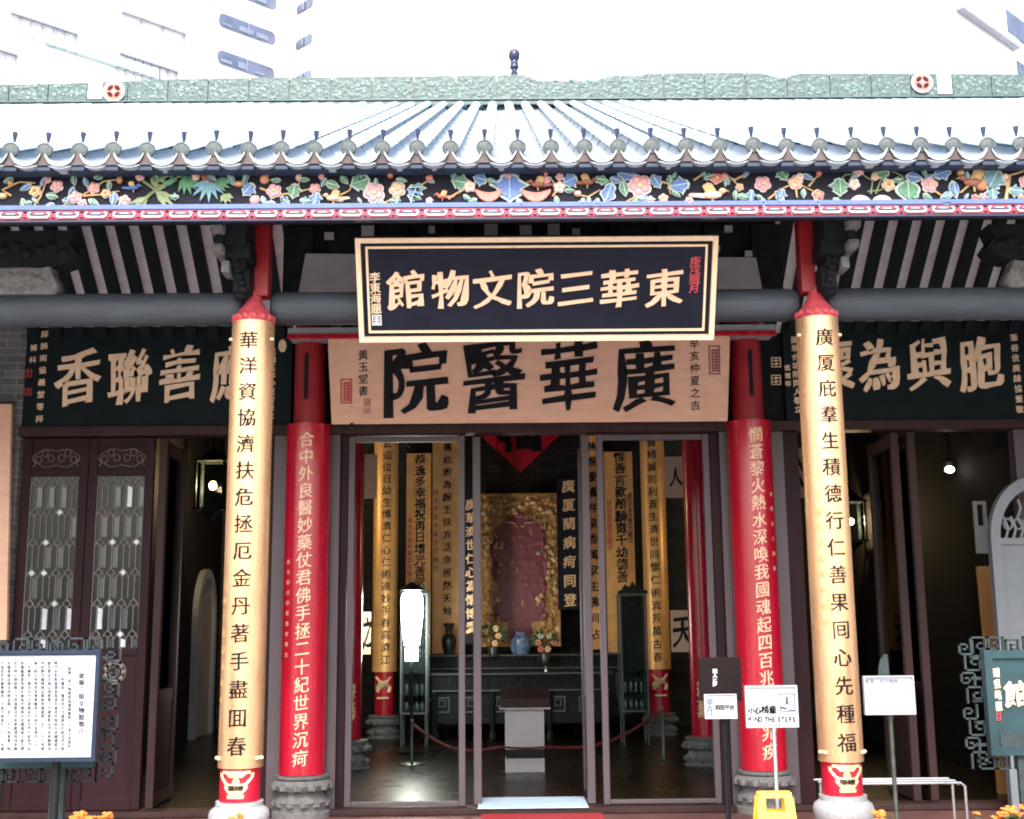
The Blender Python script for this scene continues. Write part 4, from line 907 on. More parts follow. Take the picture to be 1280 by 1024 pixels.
# white bench, right
Y = .45; a, b = at(1070, 980, Y), at(1206, 981, Y); t = thing('metal_bench', 'low white metal bench behind the notice pole in the right bay', 'bench', (a.x, Y, 0))
bm = NB()
for j in range(3): tube(bm, [(a.x-.25, Y+.13*j, a.z), (b.x-.03, Y+.13*j, a.z), (b.x, Y+.13*j, a.z-.03)], .010, 8)
for j in range(9): box(bm, a.x-.2+.11*j, a.x-.185+.11*j, Y+.01, Y+.25, a.z-.012, a.z+.004)
obj('seat', bm, 'steel', t, True)
for x, y in ((b.x, Y), (b.x, Y+.26), (a.x-.2, Y), (a.x-.2, Y+.26)):
    bm = NB(); tube(bm, [(x, y, 0), (x, y, a.z-.02)], .011, 8); obj('leg', bm, 'steel', t, True)

# standing boards with fretwork borders
def spiral(bm, ox, oz, s, flip, f, th=.011):
    pts = [(0, 0), (0, 1), (1, 1), (1, .25), (.42, .25), (.42, .62), (.7, .62)]
    if flip & 1: pts = [(1-u, v) for u, v in pts]
    if flip & 2: pts = [(u, 1-v) for u, v in pts]
    for (a, b), (c, d) in zip(pts, pts[1:]):
        x0, x1 = sorted((ox+a*s, ox+c*s)); z0, z1 = sorted((oz+b*s, oz+d*s))
        prism(bm, [(x0-th/2, z0-th/2), (x1+th/2, z0-th/2), (x1+th/2, z1+th/2), (x0-th/2, z1+th/2)], f, -.02, 0)
def fret_border(name, par, x0, x1, z0, z1, f, s=.095):
    rn = random.Random(3); bm = NB(); i = 0
    z = z0-.02
    for side in (-1, 1):
        z = z0-.08
        while z < z1-.02:
            off = .02+.03*(i % 2); spiral(bm, (x1+off-.02 if side > 0 else x0-off-s+.02), z, s*(1-.12*(i % 2)), i % 4, f); z += s*1.06; i += 1
    for zz, fl in ((z1-.015, 0), (z0-s+.01, 2)):
        x = x0-.05
        while x < x1-.05: spiral(bm, x, zz, s*(1 if i % 3 else .8), (i % 2) | fl, f); x += s*1.2; i += 1
    for side in (-1, 1):                # ties holding the border to the board
        for k in range(5):
            zz = z0+.05+(z1-z0-.1)*k/4; xa, xb = (x1-.01, x1+.06) if side > 0 else (x0-.06, x0+.01); prism(bm, [(xa, zz), (xb, zz), (xb, zz+.02), (xa, zz+.02)], f, -.03, -.01)
    return obj(name, bm, 'fret', par)
YN = -1.45; a, b = at(0, 820, YN), at(115, 946, YN)
t = thing('notice_board', 'white notice with columns of small black writing in a navy frame on a dark post', 'notice board', (a.x+.25, YN, -.16))
x0, x1, z0, z1 = -3.32, b.x, b.z, a.z
bm = NB(); rectframe(bm, front(YN), x0-.03, x1+.026, z0-.024, z1+.03, .024, 0, .03); box(bm, x0-.03, x1+.026, YN+.001, YN+.02, z0-.024, z1+.03); obj('sign_frame', bm, 'navy', t)
bm = NB(); box(bm, x0-.001, x1-.001, YN-.012, YN-.001, z0, z1); obj('sign_card', bm, 'white_gloss', t)
bm = NB(); p = at(70, 900, YN); pole_base(bm, p.x, YN+.05, -.16, z0, .024, .2); obj('post', bm, 'black_metal', t, True)
src = '東華三院文物館原為廣華醫院之中座大堂建於一九一一年樓高一層採用中式建築設計結合西方裝飾門前對聯匾額皆為當年善長所贈館內收藏檔案文獻及歷史文物記錄慈善工作發展歡迎市民參觀請保持安靜勿觸摸展品開放時間星期一至六上午九時'
it = []; k = 0
for c in range(12):
    px = 87-8.4*c; top = 828 if c == 0 else 824-.3*c
    if px < 2: break
    for r in range(22 if c else 20):
        it.append((src[k % len(src)], px, (836 if c == 0 else 829)+5.1*r, 4.9, 4.7)); k += 1
write('notice_text', px_items(it, YN-.012), front(YN-.012), 'ink', t, .014, .014, 0, 0)
write('notice_title', px_items([(c, 102, 845+8.6*i, 8, 8) for i, c in enumerate('東華三院文物館簡介')], YN-.012), front(YN-.012), 'ink', t, .02, .01, 0, 0)
def plaque_stand(label, x0, x1, z0, z1, Y, text):
    t = thing('plaque_stand', label, 'plaque stand', ((x0+x1)/2, Y, -.16)); f = front(Y)
    bm = NB(); box(bm, x0, x1, Y, Y+.05, z0, z1, .01); rectframe(bm, f, x0, x1, z0, z1, .05, .001, .02); obj('board', bm, 'teal_board', t)
    bm = NB(); box(bm, x0+.07, x1-.07, Y-.006, Y-.001, z0+.03, z0+.14); obj('lower_rail', bm, 'fret', t)
    fret_border('fretwork_border', t, x0, x1, z0, z1, lambda u, v, d: Vector((u, Y+.05-d, v)))
    for x in (x0+.22, x1-.22):
        bm = NB(); box(bm, x-.045, x+.045, Y+.01, Y+.045, -.16, z0, .005); obj('leg', bm, 'fret', t)
    return t, f
plaque_stand('dark plaque stand with a fretwork border behind the white notice', -3.95, at(121, 880, -1.2).x, at(60, 960, -1.2).z, at(60, 815, -1.2).z, -1.2, '')
Y = -1.0; a, b = at(1228, 813, Y), at(1290, 944, Y)
t, f = plaque_stand('dark teal plaque stand with gold characters and a fretwork border at the right', a.x, a.x+1.75, b.z, a.z, Y, '')
p = at(1268, 868, Y); write('plaque_lettering', [(c, p.x+.215*i+.01, p.z, .155, .165) for i, c in enumerate('館物文院三華東')], f, 'cream_gold', t, .03, .022, .08, .015, .006)
p, q = at(1243.5, 841, Y), at(1245.5, 883, Y); write('signature', column_text('關祖堯題', p.x, p.z, q.z, .062), f, 'cream_gold', t, .02, .016)
seal('seal_mark', 1246, 895, 9, 11, Y, 'seal_red', t)
# pale arched panel at the right edge
YA = 2.3; a = at(1241, 700, YA); xc = a.x+.46; zt = at(1276, 597, YA).z
t = thing('arched_screen', 'pale grey arched panel with pierced tracery in its head at the right edge', 'screen', (xc, YA, 0))
def arch(r, zc, n=16, zb=0): return [(r, zb), (r, zc)]+[(r*math.cos(PI*k/n), zc+r*1.25*math.sin(PI*k/n)) for k in range(1, n)]+[(-r, zc), (-r, zb)]
bm = NB(); A1 = arch(.46, zt-.56); A0 = arch(.37, zt-.56)
f = lambda u, v, d: (xc+u, YA+d, v)
for k in range(len(A1)-1): prism(bm, [A1[k], A1[k+1], A0[k+1], A0[k]], f, 0, .09)
obj('arch_frame', bm, 'arch', t, False)
bm = NB(); box(bm, xc-.369, xc+.369, YA+.03, YA+.07, 0, zt-.62, .004); obj('lower_panel', bm, 'arch', t)
bm = NB(); box(bm, xc-.369, xc+.369, YA+.01, YA+.05, zt-.62, zt-.56)
for k in range(10):
    x = xc-.31+.07*k; tube(bm, [(x, YA+.03, zt-.56), (x+.03, YA+.03, zt-.47), (x-.02, YA+.03, zt-.38), (x+.02, YA+.03, zt-.28), (x, YA+.03, zt-.2+.0*k)] if 1 < k < 8 else [(x, YA+.03, zt-.56), (x+.03, YA+.03, zt-.47), (x-.01, YA+.03, zt-.36)], .014, 6)
for k in range(7): tube(bm, [(xc-.28+.093*k+.04*math.cos(j/10*2*PI), YA+.03, zt-.43+.05*math.sin(j/10*2*PI)) for j in range(11)], .011, 5)
obj('tracery', bm, 'arch', t, True)

# potted orange flowers at the foot of the picture
def plant(px, Y, wpx, label, seed, top=1014):
    rn = random.Random(seed); c = at(px, top, Y); k = .0049*(8.8+Y)/8.8*1.02; R = wpx*.5*(8.8+Y)/1500; z1 = c.z
    t = thing('flower_pot', label, 'plant', (c.x, Y, -.16), 'potted orange flowers along the front')
    bm = NB(); lathe(bm, c.x, Y, [(.1, -.16), (.15, .18), (.165, .185), (.165, .225), (.14, .225), (.13, .19)], 20); obj('pot', bm, 'pot', t, True)
    bm = NB()
    for i in range(120):
        a = rn.uniform(0, 2*PI); r = R*math.sqrt(rn.random())*1.05; z = rn.uniform(.22, z1-.05); r *= .6+.5*min(1, (z-.1)/(z1-.1)); p = Vector((c.x+r*math.cos(a), Y+r*math.sin(a), z))
        d = Vector((math.cos(a), math.sin(a), rn.uniform(-.2, .9))).normalized(); s = d.cross(Vector((0, 0, 1))).normalized(); l = rn.uniform(.05, .1)
        face(bm, [p, p+d*l*.5+s*l*.28, p+d*l+Vector((0, 0, -.01)), p+d*l*.5-s*l*.28])
    for i in range(9):
        a = i*.7; tube(bm, [(c.x+.03*math.cos(a), Y+.03*math.sin(a), .2), (c.x+R*.6*math.cos(a), Y+R*.6*math.sin(a), z1-.06)], .006, 5)
    obj('foliage', bm, 'leaf', t)
    for i in range(max(4, int(wpx/5))):
        a = rn.uniform(0, 2*PI); r = R*math.sqrt(rn.random()); p = Vector((c.x+r*math.cos(a), Y+r*math.sin(a)*.8, z1-rn.uniform(0, .045))); bm = NB(); rr = rn.uniform(.02, .03)
        for j in range(9):
            b = j*2.4; q = p+Vector((rr*.6*math.cos(b), rr*.6*math.sin(b), rn.uniform(-.3, .5)*rr)); ell(bm, q, (rr*.55, rr*.55, rr*.3), 0, 1)
        obj('flower_head', bm, 'petal', t, True)
plant(108, -1.75, 36, 'potted plant with orange flowers left of the yellow board row, by the left notice post', 1, 1016)
plant(141, -1.70, 24, 'small clump of orange flowers between the notice post and the left column', 2, 1017)
plant(1098, -1.75, 26, 'small clump of orange flowers at the foot of the right column', 3, 1015)
plant(1237, -1.75, 34, 'potted plant with orange flowers before the bench end', 4, 1016)
plant(1266, -1.6, 30, 'tallest potted plant with orange flowers below the teal plaque stand', 5, 1010)
plant(296, -1.6, 16, 'tiny orange flowers before the left front column base', 6, 1019)

# ================================================================== INSIDE THE HALL
bm = NB()
prism(bm, [(-5.05, 0), (5.05, 0), (5.05, 1), (-5.05, 1)], lambda u, v, d: (u, 3.06+4.4*v, 6.3+2.1*v+d), 0, .05)
prism(bm, [(-5.05, 0), (5.05, 0), (5.05, 1), (-5.05, 1)], lambda u, v, d: (u, 7.47+4.3*v, 8.4-1.9*v+d), 0, .05)
obj('hall_ceiling', bm, 'dark_wood', T)
for y in (6, 10):
    bm = NB(); tube(bm, [(-5, y, 6.3), (5, y, 6.3)], .15, 14); obj('beam', bm, 'dark_wood', T, True)
# altar screen
YS = 11.2; a, b = at(602, 620, YS), at(697, 800, YS); xa, xb, za, zb_ = a.x, b.x+.02, b.z-.1, a.z
t = thing('altar_screen', 'carved gilt altar screen with a plum red centre standing on the altar table', 'altar screen', ((xa+xb)/2, YS, za))
nx, nz = 70, 130; bm = NB(); vs = {}
for i in range(nx+1):
    for j in range(nz+1):
        u, v = i/nx, j/nz; x = xa+(xb-xa)*u; z = za+(zb_-za)*v; q = Vector((x*9, 3, z*9)); n = noise.noise(q)+.6*noise.noise(q*2.3)
        vs[i, j] = bm.verts.new((x, YS-(.006 if abs(u-.5) < .3 and .1 < v < .84 else .03)*max(-.2, n), z))
for i in range(nx):
    for j in range(nz):
        u, v = (i+.5)/nx, (j+.5)/nz; d = abs(u-.5); wv = .36+.03*math.sin(v*13)+.07*noise.noise(Vector((u*6, v*9, 2)))
        if v > .78: wv *= max(0, (.9-v)/.12)
        if v < .16: wv *= .4
        nn = noise.noise(Vector((u*16, v*26, 7)))
        f = bm.faces.new((vs[i, j], vs[i+1, j], vs[i+1, j+1], vs[i, j+1])); f.material_index = 1 if d < wv and nn < .58 else 0; f.smooth = True
panel_bm = bm
bm = NB(); rectframe(bm, front(YS), xa-.03, xb+.03, za, zb_+.03, .035, -.03, .06); obj('screen_frame', bm, 'carved_gold', t)
bm = panel_bm; rn = random.Random(4)
for i in range(90):
    sd = rn.choice((-1, 1)); x = (xa+xb)/2+sd*(rn.uniform(.26, .58)*(xb-xa)*.86); z = rn.uniform(za+.1, zb_-.05); ell(bm, (x, YS-.05, z), (rn.uniform(.02, .05), .03, rn.uniform(.02, .06)), 2, 1)
for i in range(16): x = rn.uniform(xa+.1, xb-.1); ell(bm, (x, YS-.05, zb_-rn.uniform(.03, .3)), (.05, .03, .04), 2, 1)
for s_ in (-1, 1):
    for k in range(7): ell(bm, ((xa+xb)/2+s_*(.05+.035*k), YS-.07, zb_-.52+.02*k+.03*math.sin(k)), (.03, .02, .018), 2, 1)
obj('carved_panel', bm, ['carved_gold', 'plum', 'gold_leaf'], t, True)
# altar tables
def altar_table(label, x0, x1, y0, y1, z1, apron, nleg):
    t = thing('altar_table', label, 'altar table', ((x0+x1)/2, (y0+y1)/2, .045))
    bm = NB(); box(bm, x0, x1, y0, y1, z1-.05, z1, .01); obj('table_top', bm, 'altar', t)
    bm = NB(); box(bm, x0-.005, x1+.005, y0-.012, y0-.001, z1-.02, z1-.002, .003); obj('top_edge', bm, 'altar_edge', t)
    bm = NB(); box(bm, x0+.05, x1-.05, y0+.03, y0+.06, z1-apron, z1-.051); rn = random.Random(int(z1*100))
    n = int((x1-x0)/.09)
    for i in range(n):
        x = x0+.1+(x1-x0-.2)*i/(n-1)
        tube(bm, [(x+.03*math.cos(k/8*2*PI), y0+.024, z1-apron*.55+apron*.3*math.sin(k/8*2*PI)) for k in range(9)], .008, 5); ell(bm, (x+.04, y0+.025, z1-apron*.5+rn.uniform(-.3, .3)*apron), (.025, .015, .02), 0, 1)
    obj('apron', bm, 'altar', t, True)
    bm = NB(); box(bm, x0+.03, x1-.03, y0+.02, y0+.05, z1-apron-.02, z1-apron-.001, .003); obj('apron_rail', bm, 'altar_edge', t)
    for i in range(nleg):
        x = x0+.08+(x1-x0-.16)*i/(nleg-1)
        for y in (y0+.08, y1-.08):
            bm = NB(); lathe(bm, x, y, [(.05, .045), (.06, .1), (.035, .2), (.045, z1*.5), (.055, z1-apron-.03), (.05, z1-.051)], 8); obj('leg', bm, 'altar', t)
    bm = NB(); box(bm, x0+.1, x1-.1, y0+.1, y1-.06, .3, z1-apron-.022); obj('back_panel', bm, 'altar', t)
    for i in range(int((x1-x0)/.42)):
        x = x0+.18+.42*i; bm = NB(); rectframe(bm, front(y0+.09), x-.11, x+.11, z1*.45, z1-apron-.1, .02, 0, .02); rectframe(bm, front(y0+.09), x-.05, x+.05, z1*.53, z1*.53+.1, .012, 0, .016); obj('panel_frame', bm, 'altar_edge', t)
    return t
altar_table('long carved dark altar table at the back below the gilt screen', -1.95, 1.85, 10.3, 11.0, 1.25, .2, 5)
altar_table('shorter carved dark offering table in front of the back altar', -1.35, 1.3, 9.0, 9.6, 1.02, .24, 4)
def vase(label, px, py0, py1, Y, prof, mt, name='vase', group=None):
    a, b = at(px, py1, Y), at(px, py0, Y); h = b.z-a.z; bm = NB(); lathe(bm, a.x, Y, [(r*h, a.z+z*h) for r, z in prof], 20); return tag(obj(name, bm, mt, None, True), label, 'vase', group)
VP = [(.15, 0), (.18, .04), (.14, .1), (.2, .3), (.22, .5), (.19, .62), (.1, .7), (.09, .82), (.17, .97), (.18, 1), (.12, .98)]
vase('dark bronze vase with flared neck on the left end of the altar', 561, 779, 822, 10.6, VP, 'bronze')
vase('blue and white porcelain jar on the altar before the gilt screen', 651, 790, 822, 10.5, [(.25, 0), (.3, .1), (.45, .45), (.4, .75), (.2, .9), (.22, 1), (.15, .98)], 'porcelain')
vase('small pale bottle standing on the front offering table', 683, 833, 856, 9.3, [(.2, 0), (.24, .1), (.22, .5), (.1, .7), (.09, .85), (.13, 1), (.05, 1)], 'steel', 'bottle')
# flowers on the altar
def bouquet(label, px, py, Y, cols, s):
    c = at(px, py, Y); t = thing('flower_vase', label, 'flowers', (c.x, Y, c.z-.3)); rn = random.Random(px)
    bm = NB(); lathe(bm, c.x, Y, [(.06, c.z-.32), (.08, c.z-.2), (.04, c.z-.12), (.06, c.z-.06)], 14); obj('vase_body', bm, 'bronze', t, True)
    bm = NB()
    for i in range(40):
        a = rn.uniform(0, 2*PI); d = Vector((math.cos(a), .5*math.sin(a), rn.uniform(-.2, 1))).normalized(); p = Vector((c.x, Y, c.z))+d*s*rn.uniform(.1, .6); q = d.cross(Vector((0, 1, .2))).normalized(); l = s*.5
        face(bm, [p, p+d*l*.5+q*l*.15, p+d*l, p+d*l*.5-q*l*.15])
    obj('leaves', bm, 'leaf', t)
    for i, m_ in enumerate(cols):
        a = 2*PI*i/len(cols); bm = NB(); p = Vector((c.x+s*.6*math.cos(a)*rn.uniform(.5, 1), Y-.06, c.z+s*.45*math.sin(a)))
        for j in range(6): ell(bm, p+Vector((.03*math.cos(j*1.05), -.01, .03*math.sin(j*1.05))), (.026, .02, .026), 0, 1)
        obj('flower_head', bm, m_, t, True)
bouquet('vase of red and yellow flowers on the altar right of the porcelain jar', 681, 803, 10.1, ['coral', 'yellow', 'pale_edge', 'orange', 'coral', 'peach'], .26)
bouquet('vase of gilt leaves on the altar left of the porcelain jar', 616, 795, 10.2, ['gold_leaf', 'gold_leaf', 'gold_leaf', 'tan', 'gold_leaf'], .26)
# red diamond with black character
YD = 11.5; c = at(650, 541, YD); t = thing('red_diamond', 'red paper diamond with a black character high on the back wall', 'wall banner', (c.x, YD, c.z))
bm = NB(); r = .72; prism(bm, [(c.x-r, c.z), (c.x, c.z-r*.95), (c.x+r, c.z), (c.x, c.z+r*.95)], XZ(YD), -.01, .01); obj('paper', bm, 'red', t)
write('character', [('福', c.x, c.z+.02, .72, .72)], front(YD-.01), 'ink', t, .06, .05, .05, .02, .004)
# couplet boards inside
def hall_board(label, px0, py0, px1, py1, Y, mt, txt, tm, n0, n1, sz, small=None, group='hanging boards inside the hall'):
    a, b = at((px0+px1)/2, py0, Y), at((px0+px1)/2, py1, Y); k = (8.8+Y)*1.02/1500; hw = (px1-px0)/2*k; cx = (a.x+b.x)/2
    t = thing('hanging_board', label, 'couplet', (cx, Y, b.z), group)
    bm = NB(); box(bm, cx-hw, cx+hw, Y, Y+.04, b.z, a.z, .006); rectframe(bm, front(Y), cx-hw, cx+hw, b.z, a.z, .012, .0005, .012); obj('board', bm, mt, t)
    v0, v1 = at(cx, n0, Y).z, at(cx, n1, Y).z; write('board_lettering', column_text(txt, cx+(.0 if not small else hw*.12), v0, v1, sz*k), front(Y), tm, t, .03, .022, .08, .02, .003)
    if small:
        for off in small: write('small_column', column_text('歲次辛亥仲夏吉旦敬立', cx+off[0]*hw, at(cx, off[1], Y).z, at(cx, off[2], Y).z, 7*k), front(Y), 'seal_red' if off[3] else 'ink', t, .02, .015)
hall_board('narrower gold board with black characters behind the added glowing white form', 508, 567, 538, 842, 11.0, 'gold_old', '恭逢多幸福祝再日增光善堂', 'ink', 579, 733, 14, [(-.7, 655, 730, 1)])
hall_board('wide gold board with widely spaced black characters left of the gilt screen', 541, 540, 573, 817, 11.3, 'gold_old', '醫傳俞跗為殿生扶方活命居然天地', 'ink', 549, 769, 11, [(-.75, 620, 715, 1)])
hall_board('black board with gold characters seen between the left folded door and its jamb', 579, 605, 599, 805, 9.8, 'black_board', '廣華濟世仁心為懷博愛', 'gold_leaf', 636, 790, 14)
hall_board('black board with gold characters right of the gilt screen', 697, 598, 726, 762, 10.9, 'black_board', '廣厦蘭病疴同登', 'gold_leaf', 614, 757, 16)
hall_board('narrow gold board with black characters behind the right folded door', 728, 530, 754, 812, 11.35, 'gold_old', '杏林春暖橘井泉香萬家生佛同沾', 'ink', 545, 800, 13)
hall_board('gold board with bold black characters above the right display case', 758, 565, 793, 838, 11.0, 'gold_old', '惟善言歡顏鵬徵千幼德善', 'ink', 577, 728, 15, [(-.68, 634, 690, 1), (.75, 626, 682, 0)])
def paper(label, px0, py0, px1, py1, Y, ch, fs=.8):
    a, b = at(px0, py0, Y), at(px1, py1, Y); t = thing('paper_panel', label, 'panel', (a.x, Y, b.z)); bm = NB(); box(bm, a.x, b.x, Y, Y+.02, b.z, a.z, .003); obj('panel', bm, 'wood_plaque', t)
    if ch: write('character', [(ch, (a.x+b.x)/2+.02, (a.z+b.z)/2, (b.x-a.x)*fs*1.3, (a.z-b.z)*fs)], front(Y), 'ink', t, .03, .02, .08, .02, .002)
paper('small tan panel between the red and gold columns on the left', 456, 568, 471, 623, 8.0, '')
paper('small tan panel between the gold and red columns on the right', 829, 571, 857, 622, 8.0, '人', .5)
paper('lower tan panel with one black character beside the right red column', 838, 763, 866, 815, 8.0, '天')
paper('lower tan panel sliver with black strokes beside the left red column', 452, 765, 463, 818, 8.0, '之')
paper('tan panel with black strokes in the gap right of the right doorway column', 980, 560, 1006, 622, 8.0, '公', .7)
paper('tan panel with black strokes in the gap left of the left doorway column', 335, 575, 348, 620, 8.0, '記', .7)
# gold couplets on the rear hall columns
for s, txt, lab in ((-1, '太玄追位自幼生博濟仁心仁術達妙手春高濟江', 'gold board with black characters wrapped round the left rear column'), (1, '大醫精誠則利蒼生濟世同懷仁術流芳萬古春', 'gold board with black characters wrapped round the right rear column')):
    cx, cy = s*2.1, 10; t = thing('couplet_board', lab, 'couplet', (cx, cy, 1.0), 'gold couplet boards on the rear columns')
    bm = NB(); arc_board(bm, cx, cy, .19, 1.02, 5.1, 1.6, .02); obj('board', bm, 'gold_old', t, True)
    write('couplet_lettering', column_text(txt, .03 if s < 0 else -.03, 4.7, 1.2, .15, .15), wrap(cx, cy, .19), 'ink', t, .014, .01, .08, .02, .003, 5, .0015)
    bm = NB(); f = wrap(cx, cy, .155); prism(bm, [(-.1, .72), (.1, .72), (.12, .8), (.06, .86), (.13, .95), (-.13, .95), (-.06, .86), (-.12, .8)], f, .001, .02); box(bm, cx-.09, cx+.09, cy-.2, cy-.15, .62, .65, .004); obj('lotus_ornament', bm, 'gold_leaf', t)
for s in (-1, 1):                   # gilt scroll at the foot of the inner red columns
    cx, cy = s*2.12, 6; t = thing('column_ornament', ('gilt scroll ornament low on the left inner red column' if s < 0 else 'gilt scroll ornament low on the right inner red column'), 'ornament', (cx, cy, .5)); f = wrap(cx, cy, .142)
    write('gilt_scroll', [(c, .0, .95-.14*i, .2, .16) for i, c in enumerate('壽喜壽')], f, 'gold_leaf', t, .01, .01, .1, .03, .003, 5, .001)
# lectern
YL = 5.4; a, b = at(625, 868, YL), at(687, 884, YL); c, d = at(631, 884, YL), at(681, 965, YL)
t = thing('lectern', 'grey lectern box with a brown overhanging top behind the red rope', 'lectern', ((c.x+d.x)/2, YL, .045))
bm = NB(); prism(bm, [(0, b.z), (0, a.z-.05), (.4, a.z+.05), (.4, b.z)], lambda u, v, d_: (a.x+(b.x-a.x)*d_, YL-.05+u, v), 0, 1); obj('top', bm, 'brown_wood', t)
bm = NB(); box(bm, a.x-.008, b.x+.008, YL-.07, YL+.36, b.z-.02, b.z-.001, .004); obj('top_edge', bm, 'lectern', t)
bm = NB(); box(bm, c.x, d.x, YL, YL+.3, .30, b.z-.021, .004); obj('body', bm, 'lectern', t)
bm = NB(); box(bm, c.x+.01, d.x-.01, YL+.02, YL+.28, .2, .299); obj('recess', bm, 'black_metal', t)
bm = NB(); box(bm, c.x, d.x, YL, YL+.3, .046, .199, .004); obj('plinth', bm, 'lectern', t)
# rope barrier
YR = 5.1
posts = []
for px, py in ((515, 905), (628, 934), (682, 934), (828, 888)):
    Y = YR if 600 < px < 700 else 6.3; p = at(px, py, Y); posts.append((p.x, Y, p.z))
for (A_, B_), lab in (((0, 1), 'red rope barrier sagging from a brass post to the left of the lectern'), ((2, 3), 'red rope barrier sagging from the lectern to a brass post on the right')):
    t = thing('rope_barrier', lab, 'rope barrier', posts[A_]); P, Q = Vector(posts[A_]), Vector(posts[B_])
    bm = NB(); tube(bm, [P.lerp(Q, k/14)-Vector((0, 0, .16*math.sin(PI*k/14))) for k in range(15)], .018, 8); obj('rope', bm, 'rope', t, True)
    e = P if A_ == 0 else Q
    bm = NB(); pole_base(bm, e.x, e.y, .046, e.z+.05, .02, .16); obj('post', bm, 'bronze', t, True)
t = thing('rope_barrier', 'short red rope hung across the front of the lectern', 'rope barrier', posts[1]); bm = NB(); tube(bm, [Vector(posts[1]).lerp(Vector(posts[2]), k/10)-Vector((0, 0, .012*math.sin(PI*k/10))) for k in range(11)], .012, 8); obj('rope', bm, 'rope', t, True)
# door mat
bm = NB(); box(bm, at(598, 1005, 2.95).x, at(733, 1005, 2.95).x, 2.62, 3.3, .046, .062, .006)
for v in bm.verts: v.co.z += .008*noise.noise(v.co*3)
for v in bm.verts: v.co.z = max(v.co.z, .051)+.002
tag(obj('door_mat', bm, 'mat_blue'), 'pale blue mat lying in the middle doorway', 'mat')
# display cases, and the glowing white form added before the left one
def display_case(label, px0, px1, py0, py1, Y, scroll):
    a, b = at(px0, py0, Y), at(px1, py1, Y); t = thing('display_case', label, 'display case', ((a.x+b.x)/2, Y, .045)); dp = .4
    bm = NB(); rectframe(bm, front(Y), a.x, b.x, b.z, a.z, .025, -.02, .01); rectframe(bm, front(Y+dp), a.x, b.x, b.z, a.z, .025, -.02, .01)
    for x in (a.x, b.x-.025):
        for z in (a.z-.025, b.z): box(bm, x, x+.025, Y+.021, Y+dp-.011, z, z+.025)
    for x in (a.x+.01, b.x-.03):
        for y in (Y, Y+dp): box(bm, x, x+.02, y-.005, y+.015, .046, b.z-.001)
    obj('case_frame', bm, 'altar_edge', t)
    bm = NB(); box(bm, a.x+.026, b.x-.026, Y+.3, Y+.32, b.z+.03, a.z-.03); obj('back_panel', bm, 'altar', t)
    bm = NB(); pts = []
    for k in range(9): pts.append((a.x-.02+(b.x-a.x+.04)*k/8, a.z+.03+.1*math.sin(PI*k/8)*(1+.4*math.cos(k*PI))))
    prism(bm, pts+[(b.x+.02, a.z+.001), (a.x-.02, a.z+.001)], XZ(Y), -.02, .05); obj('crest', bm, 'altar', t)
    bm = NB()
    for z in (b.z+.25, b.z+.55): box(bm, a.x+.03, b.x-.03, Y+.03, Y+.29, z, z+.015)
    obj('shelf', bm, 'altar', t)
    bm = NB()
    for k in range(4):
        x = a.x+.08+(b.x-a.x-.16)*k/3; lathe(bm, x, Y+.15, [(.03, b.z+.03), (.045, b.z+.09), (.02, b.z+.15), (.03, b.z+.17)], 10); lathe(bm, x, Y+.15, [(.025, b.z+.266), (.035, b.z+.33), (.025, b.z+.4)], 10)
    obj('exhibits', bm, 'bronze', t, True)
    bm = NB(); box(bm, a.x+.026, b.x-.026, Y+.004, Y+.008, b.z+.026, a.z-.026); obj('glass_pane', bm, 'glass', t)
display_case('tall dark display case behind the added glowing white form on the left', 501, 534, 742, 893, 8.4, 0)
display_case('tall dark display case beside the right rear gold column', 774, 812, 742, 890, 8.4, 0)
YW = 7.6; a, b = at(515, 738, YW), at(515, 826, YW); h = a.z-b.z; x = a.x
t = thing('white_glow_form', 'glowing white lamp form with a tapering shade, added before the left display case for a bright white shape', 'lamp', (x, YW, b.z))  # lamp made up for a bright white shape, strengthened to light the boards
bm = NB(); lathe(bm, x, YW, [(.085, b.z), (.085, b.z+.18*h), (.06, b.z+.19*h)], 20); obj('glow_base', bm, 'glow_white', t, True)
bm = NB(); lathe(bm, x, YW, [(.1, b.z+.22*h), (.12, b.z+.4*h), (.145, b.z+.65*h), (.145, b.z+.88*h), (.12, b.z+.96*h), (.05, b.z+.98*h)], 24); obj('shade', bm, 'glow_white', t, True)
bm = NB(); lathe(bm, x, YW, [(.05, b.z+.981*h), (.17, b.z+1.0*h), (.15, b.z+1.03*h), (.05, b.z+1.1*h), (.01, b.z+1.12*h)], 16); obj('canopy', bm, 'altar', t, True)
bm = NB(); lathe(bm, x, YW, [(.14, .046), (.14, .07), (.02, .1), (.02, b.z-.002)], 14); obj('stand', bm, 'altar', t, True)
